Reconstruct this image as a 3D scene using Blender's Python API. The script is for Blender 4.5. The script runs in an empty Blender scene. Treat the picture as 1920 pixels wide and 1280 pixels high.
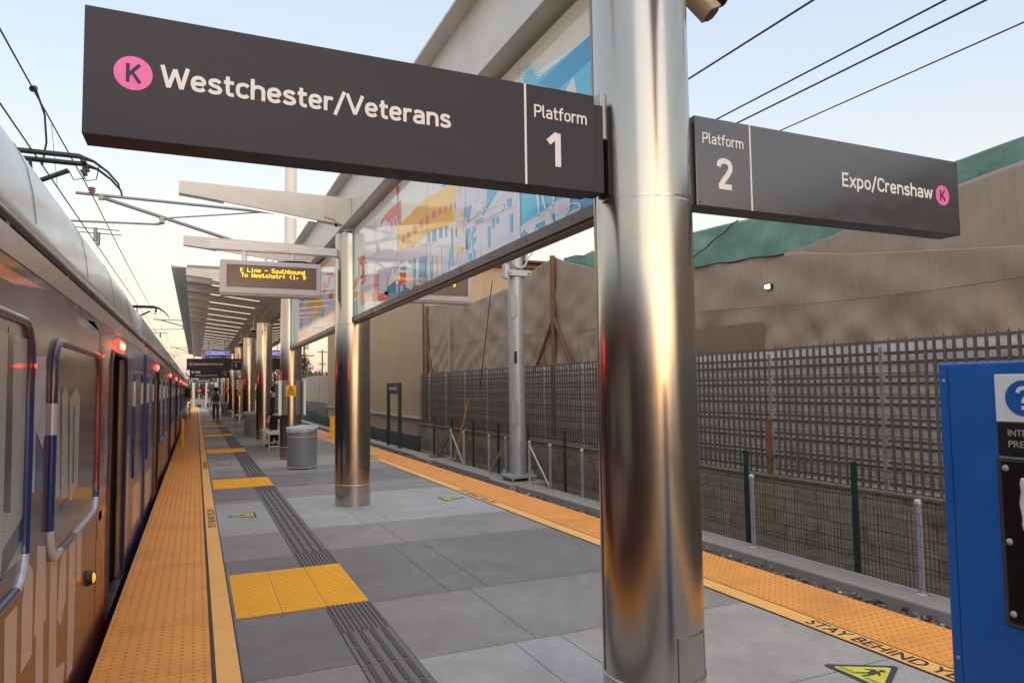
import bpy, bmesh, math, random
from mathutils import Vector, Matrix
from mathutils.geometry import tessellate_polygon
random.seed(7)
sc = bpy.context.scene
COL = sc.collection
R_ = math.radians

# ------------------------------------------------------------------ camera
cam = bpy.data.cameras.new('camera'); co = bpy.data.objects.new('camera', cam); COL.objects.link(co)
YAW, PITCH, ROLL = 0.421061584, 0.0633671889, -0.0133535843
fwd = Vector((math.sin(YAW) * math.cos(PITCH), math.cos(YAW) * math.cos(PITCH), math.sin(PITCH)))
rt = Vector((math.cos(YAW), -math.sin(YAW), 0)); up = rt.cross(fwd)
r2 = rt * math.cos(ROLL) + up * math.sin(ROLL); u2 = up * math.cos(ROLL) - rt * math.sin(ROLL)
co.matrix_world = Matrix(((r2.x, u2.x, -fwd.x, 0), (r2.y, u2.y, -fwd.y, 0), (r2.z, u2.z, -fwd.z, 1.6), (0, 0, 0, 1)))
cam.sensor_width = 36; cam.lens = 1322.157 * 36 / 1920
cam.clip_start = .05; cam.clip_end = 5000
cam.dof.use_dof = True; cam.dof.focus_distance = 5.5; cam.dof.aperture_fstop = 9.0
sc.camera = co

# ------------------------------------------------------------------ sky, sun, exposure
w = bpy.data.worlds.new('World'); sc.world = w; w.use_nodes = True
nt = w.node_tree; nt.nodes.clear(); N = nt.nodes.new; K = nt.links.new
wo = N('ShaderNodeOutputWorld')
sky = N('ShaderNodeTexSky'); sky.sky_type = 'NISHITA'; sky.sun_disc = False
SUN_EL, SUN_AZ = 3.0, 180.0
sky.sun_elevation = R_(SUN_EL); sky.sun_rotation = R_(SUN_AZ); sky.air_density = 1.0; sky.dust_density = 1.5; sky.ozone_density = 1.0
bg1 = N('ShaderNodeBackground'); bg1.inputs['Strength'].default_value = .10
K(sky.outputs[0], bg1.inputs['Color'])
tc = N('ShaderNodeTexCoord'); sx = N('ShaderNodeSeparateXYZ'); K(tc.outputs['Generated'], sx.inputs[0])
rp = N('ShaderNodeValToRGB'); K(sx.outputs['Z'], rp.inputs['Fac'])
stops = [(0.0, (.46, .33, .34)), (.02, (.58, .42, .41)), (.07, (.67, .53, .45)), (.14, (.60, .525, .46)), (.24, (.53, .515, .51)),
         (.36, (.445, .49, .57)), (.52, (.39, .445, .55)), (.70, (.86, .90, .95)), (1.0, (1.08, 1.10, 1.13))]
el = rp.color_ramp.elements
while len(el) < len(stops): el.new(.5)
for e, (p, c) in zip(el, stops): e.position = p; e.color = (*c, 1)
# western glow where the sun has just gone down
neg = N('ShaderNodeMath'); neg.operation = 'MULTIPLY'; neg.inputs[1].default_value = -1; K(sx.outputs['Y'], neg.inputs[0])
mx = N('ShaderNodeMath'); mx.operation = 'MAXIMUM'; mx.inputs[1].default_value = 0; K(neg.outputs[0], mx.inputs[0])
pw = N('ShaderNodeMath'); pw.operation = 'POWER'; pw.inputs[1].default_value = 5; K(mx.outputs[0], pw.inputs[0])
g1 = N('ShaderNodeMapRange'); g1.inputs['From Min'].default_value = .0; g1.inputs['From Max'].default_value = .75
g1.inputs['To Min'].default_value = 1; g1.inputs['To Max'].default_value = 0; K(sx.outputs['Z'], g1.inputs['Value'])
gp = N('ShaderNodeMath'); gp.operation = 'POWER'; gp.inputs[1].default_value = 5; K(g1.outputs[0], gp.inputs[0])
gm = N('ShaderNodeMath'); gm.operation = 'MULTIPLY'; K(pw.outputs[0], gm.inputs[0]); K(gp.outputs[0], gm.inputs[1])
glow = N('ShaderNodeMix'); glow.data_type = 'RGBA'; glow.blend_type = 'ADD'; glow.inputs[0].default_value = 1
gc = N('ShaderNodeMix'); gc.data_type = 'RGBA'; K(gm.outputs[0], gc.inputs[0]); gc.inputs[6].default_value = (0, 0, 0, 1); gc.inputs[7].default_value = (1.75, 1.2, .68, 1)
K(rp.outputs[0], glow.inputs[6]); K(gc.outputs[2], glow.inputs[7])
bg2 = N('ShaderNodeBackground'); bg2.inputs['Strength'].default_value = .92; K(glow.outputs[2], bg2.inputs['Color'])
ad = N('ShaderNodeAddShader'); K(bg1.outputs[0], ad.inputs[0]); K(bg2.outputs[0], ad.inputs[1]); K(ad.outputs[0], wo.inputs['Surface'])
sun = bpy.data.lights.new('sun', 'SUN'); sun.energy = .5; sun.angle = R_(70); sun.color = (1, .97, .94)
so = bpy.data.objects.new('sun', sun); COL.objects.link(so)
sd = Vector((-.10, -math.cos(R_(14)), math.sin(R_(14)))).normalized()
so.rotation_euler = sd.to_track_quat('Z', 'Y').to_euler()
sc.view_settings.view_transform = 'Standard'; sc.view_settings.look = 'None'
sc.view_settings.exposure = 0.58; sc.view_settings.gamma = 1.0
sc.cycles.max_bounces = 8; sc.cycles.sample_clamp_indirect = 6.0

# ------------------------------------------------------------------ materials
def lin(c):
    f = lambda v: v / 12.92 if v <= .04045 else ((v + .055) / 1.055) ** 2.4
    return tuple(f(v / 255) for v in c)
MATS = {}
def pm(name, rgb, rough=.6, metal=0., var=.12, scale=3., bump=0., bscale=40., rvar=.08, spec=.5, coat=0., emit=None, estr=1., stretch=(1, 1, 1), dirt=None, dscale=.6, damt=.5, alpha=None):
    """principled material, colour broken up by two noises; rgb is sRGB 0-255"""
    if name in MATS: return MATS[name]
    m = bpy.data.materials.new(name); m.use_nodes = True; t = m.node_tree; t.nodes.clear()
    n = t.nodes.new; k = t.links.new
    o = n('ShaderNodeOutputMaterial'); b = n('ShaderNodeBsdfPrincipled'); k(b.outputs[0], o.inputs[0])
    c = lin(rgb)
    b.inputs['Metallic'].default_value = metal; b.inputs['Specular IOR Level'].default_value = spec
    b.inputs['Coat Weight'].default_value = coat; b.inputs['Coat Roughness'].default_value = .05
    tcn = n('ShaderNodeTexCoord'); mp = n('ShaderNodeMapping'); k(tcn.outputs['Object'], mp.inputs[0]); mp.inputs['Scale'].default_value = stretch
    nz = n('ShaderNodeTexNoise'); nz.inputs['Scale'].default_value = scale; nz.inputs['Detail'].default_value = 6; nz.inputs['Roughness'].default_value = .62; k(mp.outputs[0], nz.inputs['Vector'])
    mr = n('ShaderNodeMapRange'); mr.inputs['From Min'].default_value = .3; mr.inputs['From Max'].default_value = .7; k(nz.outputs[0], mr.inputs['Value'])
    mr.inputs['To Min'].default_value = 1 - var; mr.inputs['To Max'].default_value = 1 + var
    mu = n('ShaderNodeMix'); mu.data_type = 'RGBA'; mu.blend_type = 'MULTIPLY'; mu.inputs[0].default_value = 1
    mu.inputs[6].default_value = (*c, 1); k(mr.outputs[0], mu.inputs[7])
    outc = mu.outputs[2]
    if dirt:
        n2 = n('ShaderNodeTexNoise'); n2.inputs['Scale'].default_value = dscale; n2.inputs['Detail'].default_value = 8; n2.inputs['Roughness'].default_value = .7; k(mp.outputs[0], n2.inputs['Vector'])
        m2 = n('ShaderNodeMapRange'); m2.inputs['From Min'].default_value = .5; m2.inputs['From Max'].default_value = .72; m2.inputs['To Max'].default_value = damt; k(n2.outputs[0], m2.inputs['Value'])
        x2 = n('ShaderNodeMix'); x2.data_type = 'RGBA'; k(m2.outputs[0], x2.inputs[0]); k(outc, x2.inputs[6]); x2.inputs[7].default_value = (*lin(dirt), 1)
        outc = x2.outputs[2]
    k(outc, b.inputs['Base Color'])
    r = n('ShaderNodeMapRange'); r.inputs['From Min'].default_value = .3; r.inputs['From Max'].default_value = .7; k(nz.outputs[0], r.inputs['Value'])
    r.inputs['To Min'].default_value = max(.0, rough - rvar); r.inputs['To Max'].default_value = min(1, rough + rvar); k(r.outputs[0], b.inputs['Roughness'])
    if bump:
        nb = n('ShaderNodeTexNoise'); nb.inputs['Scale'].default_value = bscale; nb.inputs['Detail'].default_value = 5; k(mp.outputs[0], nb.inputs['Vector'])
        bp = n('ShaderNodeBump'); bp.inputs['Strength'].default_value = bump; bp.inputs['Distance'].default_value = .01; k(nb.outputs[0], bp.inputs['Height']); k(bp.outputs[0], b.inputs['Normal'])
    if emit:
        b.inputs['Emission Color'].default_value = (*lin(emit), 1); b.inputs['Emission Strength'].default_value = estr
    MATS[name] = m
    return m
def nodes_of(m):
    t = m.node_tree
    return t, t.nodes.new, t.links.new, [x for x in t.nodes if x.type == 'BSDF_PRINCIPLED'][0]

# ------------------------------------------------------------------ mesh builder
class MB:
    def __init__(s): s.v = []; s.f = []; s.m = []; s.sm = []
    def add(s, vs, fs, mi=0, smooth=False):
        o = len(s.v); s.v += [tuple(v) for v in vs]
        for f in fs: s.f.append([i + o for i in f]); s.m.append(mi); s.sm.append(smooth)
        return s
    def box(s, x0, x1, y0, y1, z0, z1, mi=0):
        return s.add([(x0, y0, z0), (x1, y0, z0), (x1, y1, z0), (x0, y1, z0), (x0, y0, z1), (x1, y0, z1), (x1, y1, z1), (x0, y1, z1)],
                     [(3, 2, 1, 0), (4, 5, 6, 7), (0, 1, 5, 4), (1, 2, 6, 5), (2, 3, 7, 6), (3, 0, 4, 7)], mi)
    def bbox(s, x0, x1, y0, y1, z0, z1, b=.01, mi=0):
        """box with bevelled edges"""
        bm = bmesh.new(); bmesh.ops.create_cube(bm, size=1)
        for v in bm.verts: v.co = Vector(((x0 + x1) / 2 + v.co.x * (x1 - x0), (y0 + y1) / 2 + v.co.y * (y1 - y0), (z0 + z1) / 2 + v.co.z * (z1 - z0)))
        bmesh.ops.bevel(bm, geom=bm.edges[:], offset=b, segments=2, affect='EDGES', profile=.5)
        return s.frombm(bm, mi, False)
    def frombm(s, bm, mi=0, smooth=False):
        bm.verts.index_update(); s.add([v.co for v in bm.verts], [[v.index for v in f.verts] for f in bm.faces], mi, smooth); bm.free(); return s
    def cyl(s, p0, p1, r0, r1=None, n=12, mi=0, caps=True, smooth=True):
        r1 = r0 if r1 is None else r1
        p0, p1 = Vector(p0), Vector(p1); d = (p1 - p0).normalized()
        a = d.orthogonal().normalized(); b = d.cross(a)
        vs = []
        for p, r in ((p0, r0), (p1, r1)):
            for i in range(n):
                t = 2 * math.pi * i / n; vs.append(p + (a * math.cos(t) + b * math.sin(t)) * r)
        s.add(vs, [(i, (i + 1) % n, n + (i + 1) % n, n + i) for i in range(n)], mi, smooth)
        if caps: s.add(vs[:n], [list(range(n))[::-1]], mi); s.add(vs[n:], [list(range(n))], mi)
        return s
    def tube(s, pts, r, n=6, mi=0, closed=False, smooth=True, mfun=None):
        pts = [Vector(p) for p in pts]; L = len(pts); rings = []
        prev = None
        for i, p in enumerate(pts):
            a = pts[i - 1] if (i or closed) else pts[0]; b = pts[(i + 1) % L] if (i < L - 1 or closed) else pts[-1]
            d = (b - a).normalized()
            if prev is None: prev = d.orthogonal().normalized()
            x = (prev - d * prev.dot(d)).normalized(); prev = x; y = d.cross(x)
            rr = r[i] if isinstance(r, (list, tuple)) else r
            rings.append([p + (x * math.cos(2 * math.pi * k / n) + y * math.sin(2 * math.pi * k / n)) * rr for k in range(n)])
        o = len(s.v); s.v += [tuple(v) for g in rings for v in g]
        for i in range(L if closed else L - 1):
            for k in range(n):
                j = (i + 1) % L
                s.f.append([o + i * n + k, o + i * n + (k + 1) % n, o + j * n + (k + 1) % n, o + j * n + k]); s.m.append(mfun((pts[i] + pts[j]) / 2) if mfun else mi); s.sm.append(smooth)
        if not closed:
            s.add(rings[0], [list(range(n))[::-1]], mi); s.add(rings[-1], [list(range(n))], mi)
        return s
    def lathe(s, c, prof, n=32, mi=0, smooth=True):
        """prof: list of (r, z) about the vertical through c=(x,y)"""
        vs = [(c[0] + r * math.cos(2 * math.pi * k / n), c[1] + r * math.sin(2 * math.pi * k / n), z) for r, z in prof for k in range(n)]
        fs = [(i * n + k, i * n + (k + 1) % n, (i + 1) * n + (k + 1) % n, (i + 1) * n + k) for i in range(len(prof) - 1) for k in range(n)]
        return s.add(vs, fs, mi, smooth)
    def poly(s, pts, mi=0):
        """flat polygon, possibly concave"""
        pts = [Vector(p) for p in pts]
        return s.add(pts, [list(t) for t in tessellate_polygon([pts])], mi)
    def prism(s, pts, off, mi=0):
        """flat polygon pushed along off"""
        pts = [Vector(p) for p in pts]; off = Vector(off); n = len(pts)
        tr = [list(t) for t in tessellate_polygon([pts])]
        s.add(pts, tr, mi); s.add([p + off for p in pts], [t[::-1] for t in tr], mi)
        return s.add(pts + [p + off for p in pts], [(i, (i + 1) % n, n + (i + 1) % n, n + i) for i in range(n)], mi)
    def sphere(s, c, r, mi=0, seg=12, sc_=(1, 1, 1)):
        bm = bmesh.new(); bmesh.ops.create_uvsphere(bm, u_segments=seg, v_segments=max(6, seg // 2), radius=1)
        for v in bm.verts: v.co = Vector((c[0] + v.co.x * r * sc_[0], c[1] + v.co.y * r * sc_[1], c[2] + v.co.z * r * sc_[2]))
        return s.frombm(bm, mi, True)
    def build(s, name, mats, parent=None):
        me = bpy.data.meshes.new(name); org = ORG.get(parent.name, Vector()) if parent else Vector()
        me.from_pydata([Vector(v) - org for v in s.v], [], s.f)
        for m in (mats if isinstance(mats, (list, tuple)) else [mats]): me.materials.append(m)
        for p, mi, sm in zip(me.polygons, s.m, s.sm): p.material_index = mi; p.use_smooth = sm
        bm = bmesh.new(); bm.from_mesh(me); bmesh.ops.recalc_face_normals(bm, faces=bm.faces[:]) if len(bm.faces) < 60000 else None; bm.to_mesh(me); bm.free()
        o = bpy.data.objects.new(name, me); COL.objects.link(o)
        if parent: o.parent = parent; ORG[o.name] = org
        return o
ORG = {}
def thing(name, loc, label, cat, group=None):
    o = bpy.data.objects.new(name, None); COL.objects.link(o); o.location = loc; o.empty_display_size = .2
    ORG[o.name] = Vector(loc); o['label'] = label; o['category'] = cat
    if group: o['group'] = group
    return o
def tag(o, label, cat, group=None):
    o['label'] = label; o['category'] = cat
    if group: o['group'] = group
    return o
def kind(o, k='structure'): o['kind'] = k; return o

# lettering with the built-in font, laid on a plane given by origin (baseline left), right and up vectors
_CAP = [None]
def text_bm(s, bold=0.0, spacing=1.0):
    cu = bpy.data.curves.new('lettering', 'FONT'); cu.body = s; cu.size = 1; cu.offset = bold; cu.space_character = spacing; cu.resolution_u = 5
    o = bpy.data.objects.new('lettering', cu); COL.objects.link(o)
    dg = bpy.context.evaluated_depsgraph_get(); me = bpy.data.meshes.new_from_object(o.evaluated_get(dg))
    bpy.data.objects.remove(o); bpy.data.curves.remove(cu)
    v = [tuple(x.co) for x in me.vertices]; f = [list(p.vertices) for p in me.polygons]; bpy.data.meshes.remove(me)
    return v, f
def letter(mb, s, org, right, upv, cap, width=None, bold=.02, mi=0, align='L', spacing=1.0):
    if _CAP[0] is None:
        hv, _ = text_bm('H'); _CAP[0] = max(p[1] for p in hv)
    v, f = text_bm(s, bold, spacing)
    x0 = min(p[0] for p in v); x1 = max(p[0] for p in v); k = cap / _CAP[0]
    kx = k if width is None else width / (x1 - x0)
    sh = {'L': x0, 'R': x1, 'C': (x0 + x1) / 2}[align]
    org, right, upv = Vector(org), Vector(right), Vector(upv)
    mb.add([org + right * ((p[0] - sh) * kx) + upv * (p[1] * k) for p in v], f, mi)
def disc(mb, c, right, upv, r, mi=0, n=40):
    c, right, upv = Vector(c), Vector(right), Vector(upv)
    mb.add([c + right * r * math.cos(2 * math.pi * i / n) + upv * r * math.sin(2 * math.pi * i / n) for i in range(n)], [list(range(n))], mi)

# condensed rounded grotesque drawn with strokes, cap height 1
def _cr(pts, n=5):
    out = []; P = [pts[0]] + list(pts) + [pts[-1]]
    for i in range(1, len(P) - 2):
        p0, p1, p2, p3 = P[i - 1:i + 3]
        for k in range(n):
            t = k / n; out.append(tuple(.5 * (2 * p1[j] + (p2[j] - p0[j]) * t + (2 * p0[j] - 5 * p1[j] + 4 * p2[j] - p3[j]) * t * t + (3 * p1[j] - p0[j] - 3 * p2[j] + p3[j]) * t ** 3) for j in (0, 1)))
    return out + [tuple(pts[-1])]
_S = lambda *p: list(p)            # straight
_C = lambda *p: _cr(p)             # curved
_arch = lambda x0, x1: _C((x0, .40), (x0 + .05, .58), ((x0 + x1) / 2, .645), (x1 - .04, .58), (x1, .42)) + [(x1, 0)]
GL = {
 'W': (.98, [_S((.06, 1), (.27, 0.0)), _S((.27, 0.0), (.49, .88)), _S((.49, .88), (.71, 0.0)), _S((.71, 0.0), (.92, 1))]),
 'V': (.74, [_S((.05, 1), (.37, .0)), _S((.37, .0), (.69, 1))]),
 'E': (.58, [_S((.54, .92), (.10, .92), (.10, .08), (.54, .08)), _S((.10, .51), (.48, .51))]),
 'C': (.62, [_C((.57, .74), (.50, .88), (.34, .925), (.16, .85), (.10, .66), (.10, .34), (.16, .15), (.34, .075), (.50, .12), (.57, .26))]),
 'P': (.62, [_S((.10, 0), (.10, .92), (.34, .92)), _C((.30, .92), (.46, .90), (.56, .78), (.56, .64), (.46, .48), (.30, .45)), _S((.30, .45), (.10, .45))]),
 'K': (.66, [_S((.10, 0), (.10, 1)), _S((.60, 1), (.12, .38)), _S((.27, .56), (.62, 0))]),
 '1': (.42, [_S((.02, .70), (.30, .97)), _S((.31, 1), (.31, 0))]),
 '2': (.60, [_C((.08, .72), (.12, .86), (.30, .925), (.48, .86), (.52, .70), (.44, .52), (.28, .32), (.10, .08)), _S((.06, .08), (.56, .08))]),
 '/': (.44, [_S((.03, -.16), (.41, 1.06))]),
 'e': (.56, [_S((.10, .365), (.48, .365)), _C((.47, .365), (.46, .52), (.38, .63), (.27, .65), (.15, .60), (.09, .46), (.09, .27), (.15, .12), (.28, .07), (.40, .09), (.48, .17))]),
 's': (.52, [_C((.44, .55), (.36, .63), (.24, .65), (.12, .59), (.11, .46), (.24, .38), (.36, .34), (.44, .24), (.41, .12), (.26, .07), (.14, .09), (.05, .17))]),
 't': (.40, [_C((.16, .93), (.16, .60), (.16, .30), (.18, .14), (.26, .075), (.38, .08)), _S((.02, .645), (.38, .645))]),
 'c': (.50, [_C((.46, .56), (.38, .64), (.26, .645), (.14, .59), (.09, .45), (.09, .27), (.14, .13), (.26, .075), (.38, .08), (.46, .16))]),
 'h': (.58, [_S((.09, 0), (.09, 1)), _arch(.09, .49)]),
 'n': (.58, [_S((.09, 0), (.09, .72)), _arch(.09, .49)]),
 'r': (.40, [_S((.09, 0), (.09, .72)), _C((.09, .42), (.14, .58), (.26, .645), (.38, .61))]),
 'a': (.56, [_C((.08, .56), (.18, .64), (.30, .645), (.42, .59), (.46, .46)) + [(.46, 0)], _C((.46, .39), (.26, .39), (.13, .34), (.085, .22), (.13, .11), (.25, .07), (.38, .10), (.46, .20))]),
 'l': (.26, [_C((.09, 1), (.09, .6), (.09, .25), (.12, .11), (.24, .075))]),
 'f': (.40, [_C((.38, .93), (.26, .93), (.18, .86), (.16, .72), (.16, .5)) + [(.16, 0)], _S((.02, .645), (.38, .645))]),
 'o': (.56, [_C((.28, .645), (.40, .61), (.47, .48), (.47, .24), (.40, .11), (.28, .075), (.16, .11), (.09, .24), (.09, .48), (.16, .61), (.30, .645))]),
 'm': (.88, [_S((.09, 0), (.09, .72)), _arch(.09, .44), _arch(.44, .79)]),
 'x': (.54, [_S((.05, .72), (.49, 0)), _S((.49, .72), (.05, 0))]),
 'p': (.58, [_S((.09, -.26), (.09, .72)), _C((.09, .50), (.17, .63), (.30, .645), (.42, .59), (.48, .46), (.48, .26), (.42, .13), (.30, .075), (.17, .09), (.09, .22))]),
 'w': (.80, [_S((.05, .72), (.22, .02)), _S((.22, .02), (.40, .66)), _S((.40, .66), (.58, .02)), _S((.58, .02), (.75, .72))]),
 '?': (.56, [_C((.07, .72), (.13, .87), (.28, .925), (.44, .86), (.49, .70), (.42, .55), (.30, .44), (.27, .28)), _S((.185, .08), (.355, .08))]),
 ' ': (.30, []),
}
def strokes(mb, s, org, right, upv, cap, width=None, wt=.16, mi=0, align='L', gap=.035):
    """word drawn as stroke ribbons; falls back on the built-in font when a glyph is missing"""
    if any(ch not in GL for ch in s): return letter(mb, s, org, right, upv, cap, width, .02, mi, align)
    tot = sum(GL[c][0] + gap for c in s) - gap
    kx = cap if width is None else width / tot
    x = {'L': 0, 'R': -tot, 'C': -tot / 2}[align]; org, right, upv = Vector(org), Vector(right), Vector(upv); nrm = right.cross(upv); q = 0
    for ch in s:
        adv, st = GL[ch]
        for pl in st:
            q += 1; n = len(pl); L = []; Rr = []
            P = [Vector((p[0] * kx / cap, p[1])) for p in pl]
            for i, p in enumerate(P):
                d0 = (P[i] - P[i - 1]).normalized() if i else (P[1] - P[0]).normalized()
                d1 = (P[i + 1] - P[i]).normalized() if i < n - 1 else d0
                m = (d0 + d1); m = m.normalized() if m.length > 1e-4 else d0
                pn = Vector((-m.y, m.x)); c = max(.5, pn.dot(Vector((-d0.y, d0.x))))
                L.append(p + pn * wt / 2 / c); Rr.append(p - pn * wt / 2 / c)
            W3 = lambda v: org + right * (v.x * cap + x * kx) + upv * (v.y * cap) + nrm * (.00012 * (q % 4))
            mb.add([W3(v) for v in L + Rr], [(i, i + 1, n + i + 1, n + i) for i in range(n - 1)], mi)
        x += adv + gap

# shared materials
M_white = pm('white_paint', (222, 220, 216), .38, var=.04, scale=6, dirt=(190, 184, 172), damt=.25, dscale=2)
M_beam = pm('beam_paint', (206, 203, 196), .42, var=.05, scale=4, dirt=(160, 150, 138), damt=.35, dscale=1.3)
M_dark = pm('sign_charcoal', (59, 59, 68), .5, var=.12, scale=5, rvar=.08, spec=.22, dirt=(64, 62, 66), damt=.5, dscale=2.2, stretch=(1, 1, 3))
M_black = pm('black_trim', (22, 22, 25), .45, var=.1)
M_txt = pm('sign_white', (225, 225, 225), .5, var=.02)
M_pink = pm('line_pink', (232, 110, 180), .5, var=.03)
M_yel = pm('safety_yellow', (240, 176, 28), .55, var=.08, scale=8, dirt=(150, 110, 50), damt=.3, dscale=5)
M_galv = pm('galvanised_steel', (172, 176, 180), .45, .35, var=.16, scale=30, rvar=.12, bump=.05)
M_green = pm('green_paint', (22, 58, 48), .4, var=.12)
M_conc = pm('kerb_concrete', (152, 147, 142), .85, var=.12, scale=6, bump=.3, bscale=60, dirt=(105, 100, 94), damt=.5, dscale=1.5, stretch=(1, .35, 1))
M_rust = pm('rusty_iron', (104, 90, 80), .75, .1, var=.3, scale=20, dirt=(78, 52, 36), damt=.6, dscale=7)
M_glass = pm('dark_glass', (28, 30, 34), .06, var=.05)
M_red = pm('red_lamp', (255, 30, 22), .3, emit=(255, 18, 12), estr=14)
M_redg = pm('red_lamp_core', (255, 90, 70), .3, emit=(255, 60, 44), estr=16)
M_led = pm('light_strip', (255, 245, 235), .4, emit=(255, 238, 222), estr=.75)

# ================================================================== SETTING
def axis_brick(m, uaxis, bw, bh, c1, c2, mortar, msize=.012, bumpd=.006, off=.5):
    """brick/block pattern on a vertical wall whose long axis is uaxis"""
    t, n, k, b = nodes_of(m)
    tcn = n('ShaderNodeTexCoord'); s = n('ShaderNodeSeparateXYZ'); k(tcn.outputs['Object'], s.inputs[0]); c = n('ShaderNodeCombineXYZ')
    k(s.outputs[uaxis], c.inputs[0]); k(s.outputs['Z'], c.inputs[1])
    br = n('ShaderNodeTexBrick'); k(c.outputs[0], br.inputs['Vector']); br.offset = off
    br.inputs['Scale'].default_value = 1; br.inputs['Brick Width'].default_value = bw; br.inputs['Row Height'].default_value = bh
    br.inputs['Mortar Size'].default_value = msize; br.inputs['Mortar Smooth'].default_value = .3; br.inputs['Bias'].default_value = 0
    br.inputs['Color1'].default_value = (*lin(c1), 1); br.inputs['Color2'].default_value = (*lin(c2), 1); br.inputs['Mortar'].default_value = (*lin(mortar), 1)
    old = b.inputs['Base Color'].links[0].from_socket
    mu = n('ShaderNodeMix'); mu.data_type = 'RGBA'; mu.blend_type = 'MULTIPLY'; mu.inputs[0].default_value = 1
    k(br.outputs['Color'], mu.inputs[6]); k(old, mu.inputs[7]); k(mu.outputs[2], b.inputs['Base Color'])
    bp = n('ShaderNodeBump'); bp.inputs['Strength'].default_value = .7; bp.inputs['Distance'].default_value = bumpd; bp.invert = True
    k(br.outputs['Fac'], bp.inputs['Height'])
    if b.inputs['Normal'].links: k(b.inputs['Normal'].links[0].from_socket, bp.inputs['Normal'])
    k(bp.outputs[0], b.inputs['Normal'])

# ground: one sheet to the horizon
M_ground = pm('ground_dirt', (120, 108, 95), .95, var=.2, scale=.5, bump=.3)
kind(MB().add([(-2500, -2500, -1.25), (2500, -2500, -1.25), (2500, 2500, -1.25), (-2500, 2500, -1.25)], [(0, 1, 2, 3)]).build('ground', M_ground))
M_ballast = pm('ballast', (118, 112, 106), .95, var=.35, scale=26, bump=1.0, bscale=30)
kind(MB().box(4.2, 7.02, -40, 110, -1.2, -.99).build('track_bed', M_ballast))
kind(MB().box(-5.2, -.3, -40, 110, -1.2, -.985).box(-8.6, -5.2, -40, 110, -1.2, -1.0).build('track_bed', M_ballast))
M_rail = pm('rail_steel', (110, 92, 80), .45, .8, var=.2)
rl = MB()
for x in (5.08, 6.52, -1.22, -2.66):
    rl.box(x - .035, x + .035, -40, 110, -.9, -.84); rl.box(x - .012, x + .012, -40, 110, -.96, -.9); rl.box(x - .07, x + .07, -40, 110, -.985, -.96)
kind(rl.build('rails', M_rail))

# platform slab: bays of lighter and darker concrete
def conc(name, rgb, d):
    return pm(name, rgb, .62, var=.10, scale=1.6, bump=.12, bscale=120, rvar=.12, dirt=d, damt=.55, dscale=.9, spec=.35)
def gum(m):
    t, n, k, bs = nodes_of(m)
    tcn = n('ShaderNodeTexCoord'); vo = n('ShaderNodeTexVoronoi'); vo.inputs['Scale'].default_value = 3.2; k(tcn.outputs['Object'], vo.inputs['Vector'])
    mr = n('ShaderNodeMapRange'); mr.inputs['From Min'].default_value = .035; mr.inputs['From Max'].default_value = .06; mr.inputs['To Min'].default_value = .55; mr.inputs['To Max'].default_value = 0; k(vo.outputs['Distance'], mr.inputs['Value'])
    gt = n('ShaderNodeMath'); gt.operation = 'GREATER_THAN'; gt.inputs[1].default_value = .62; s_ = n('ShaderNodeSeparateColor'); k(vo.outputs['Color'], s_.inputs[0]); k(s_.outputs[0], gt.inputs[0])
    mm = n('ShaderNodeMath'); mm.operation = 'MULTIPLY'; k(mr.outputs[0], mm.inputs[0]); k(gt.outputs[0], mm.inputs[1])
    n3 = n('ShaderNodeTexNoise'); n3.inputs['Scale'].default_value = 2.2; n3.inputs['Detail'].default_value = 9; n3.inputs['Roughness'].default_value = .75; n3.inputs['Distortion'].default_value = .6; k(tcn.outputs['Object'], n3.inputs['Vector'])
    r3 = n('ShaderNodeMapRange'); r3.inputs['From Min'].default_value = .35; r3.inputs['From Max'].default_value = .68; r3.inputs['To Min'].default_value = .84; r3.inputs['To Max'].default_value = 1.11; k(n3.outputs[0], r3.inputs['Value'])
    old = bs.inputs['Base Color'].links[0].from_socket
    m3 = n('ShaderNodeMix'); m3.data_type = 'RGBA'; m3.blend_type = 'MULTIPLY'; m3.inputs[0].default_value = 1; k(old, m3.inputs[6]); k(r3.outputs[0], m3.inputs[7])
    mx_ = n('ShaderNodeMix'); mx_.data_type = 'RGBA'; k(mm.outputs[0], mx_.inputs[0]); k(m3.outputs[2], mx_.inputs[6]); mx_.inputs[7].default_value = (.05, .047, .045, 1); k(mx_.outputs[2], bs.inputs['Base Color'])
M_pl = [conc('concrete_light', (160, 158, 158), (140, 135, 132)), conc('concrete_mid', (138, 132, 130), (120, 115, 112)), conc('concrete_dark', (118, 113, 112), (104, 99, 98)),
        pm('concrete_joint', (98, 94, 92), .9), conc('concrete_warm', (160, 153, 148), (138, 134, 134))]
for m_ in M_pl: gum(m_)
pf = MB()
EDGE_L, EDGE_R = -.52, 4.44
pf.box(EDGE_L, EDGE_R, -22, 74, -.35, -.004, 3)
pf.box(-.30, 4.2, -22, 74, -1.2, -.36, 3)
G = .0025
def slab(x0, x1, y0, y1, mi):
    pf.add([(x0 + G, y0 + G, 0), (x1 - G, y0 + G, 0), (x1 - G, y1 - G, 0), (x0 + G, y1 - G, 0)], [(0, 1, 2, 3)], mi)
tone_l = {0: 4, 1: 2, 2: 2, 3: 0, 4: 1}
def bay(y):  # y: column position
    B = [(y - 1.43, y + 1.13, 0), (y + 1.13, y + 2.29, 1), (y + 2.29, y + 3.6, 2), (y + 3.6, y + 4.2, 1), (y + 4.2, y + 5.43, 1)]
    return B
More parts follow.
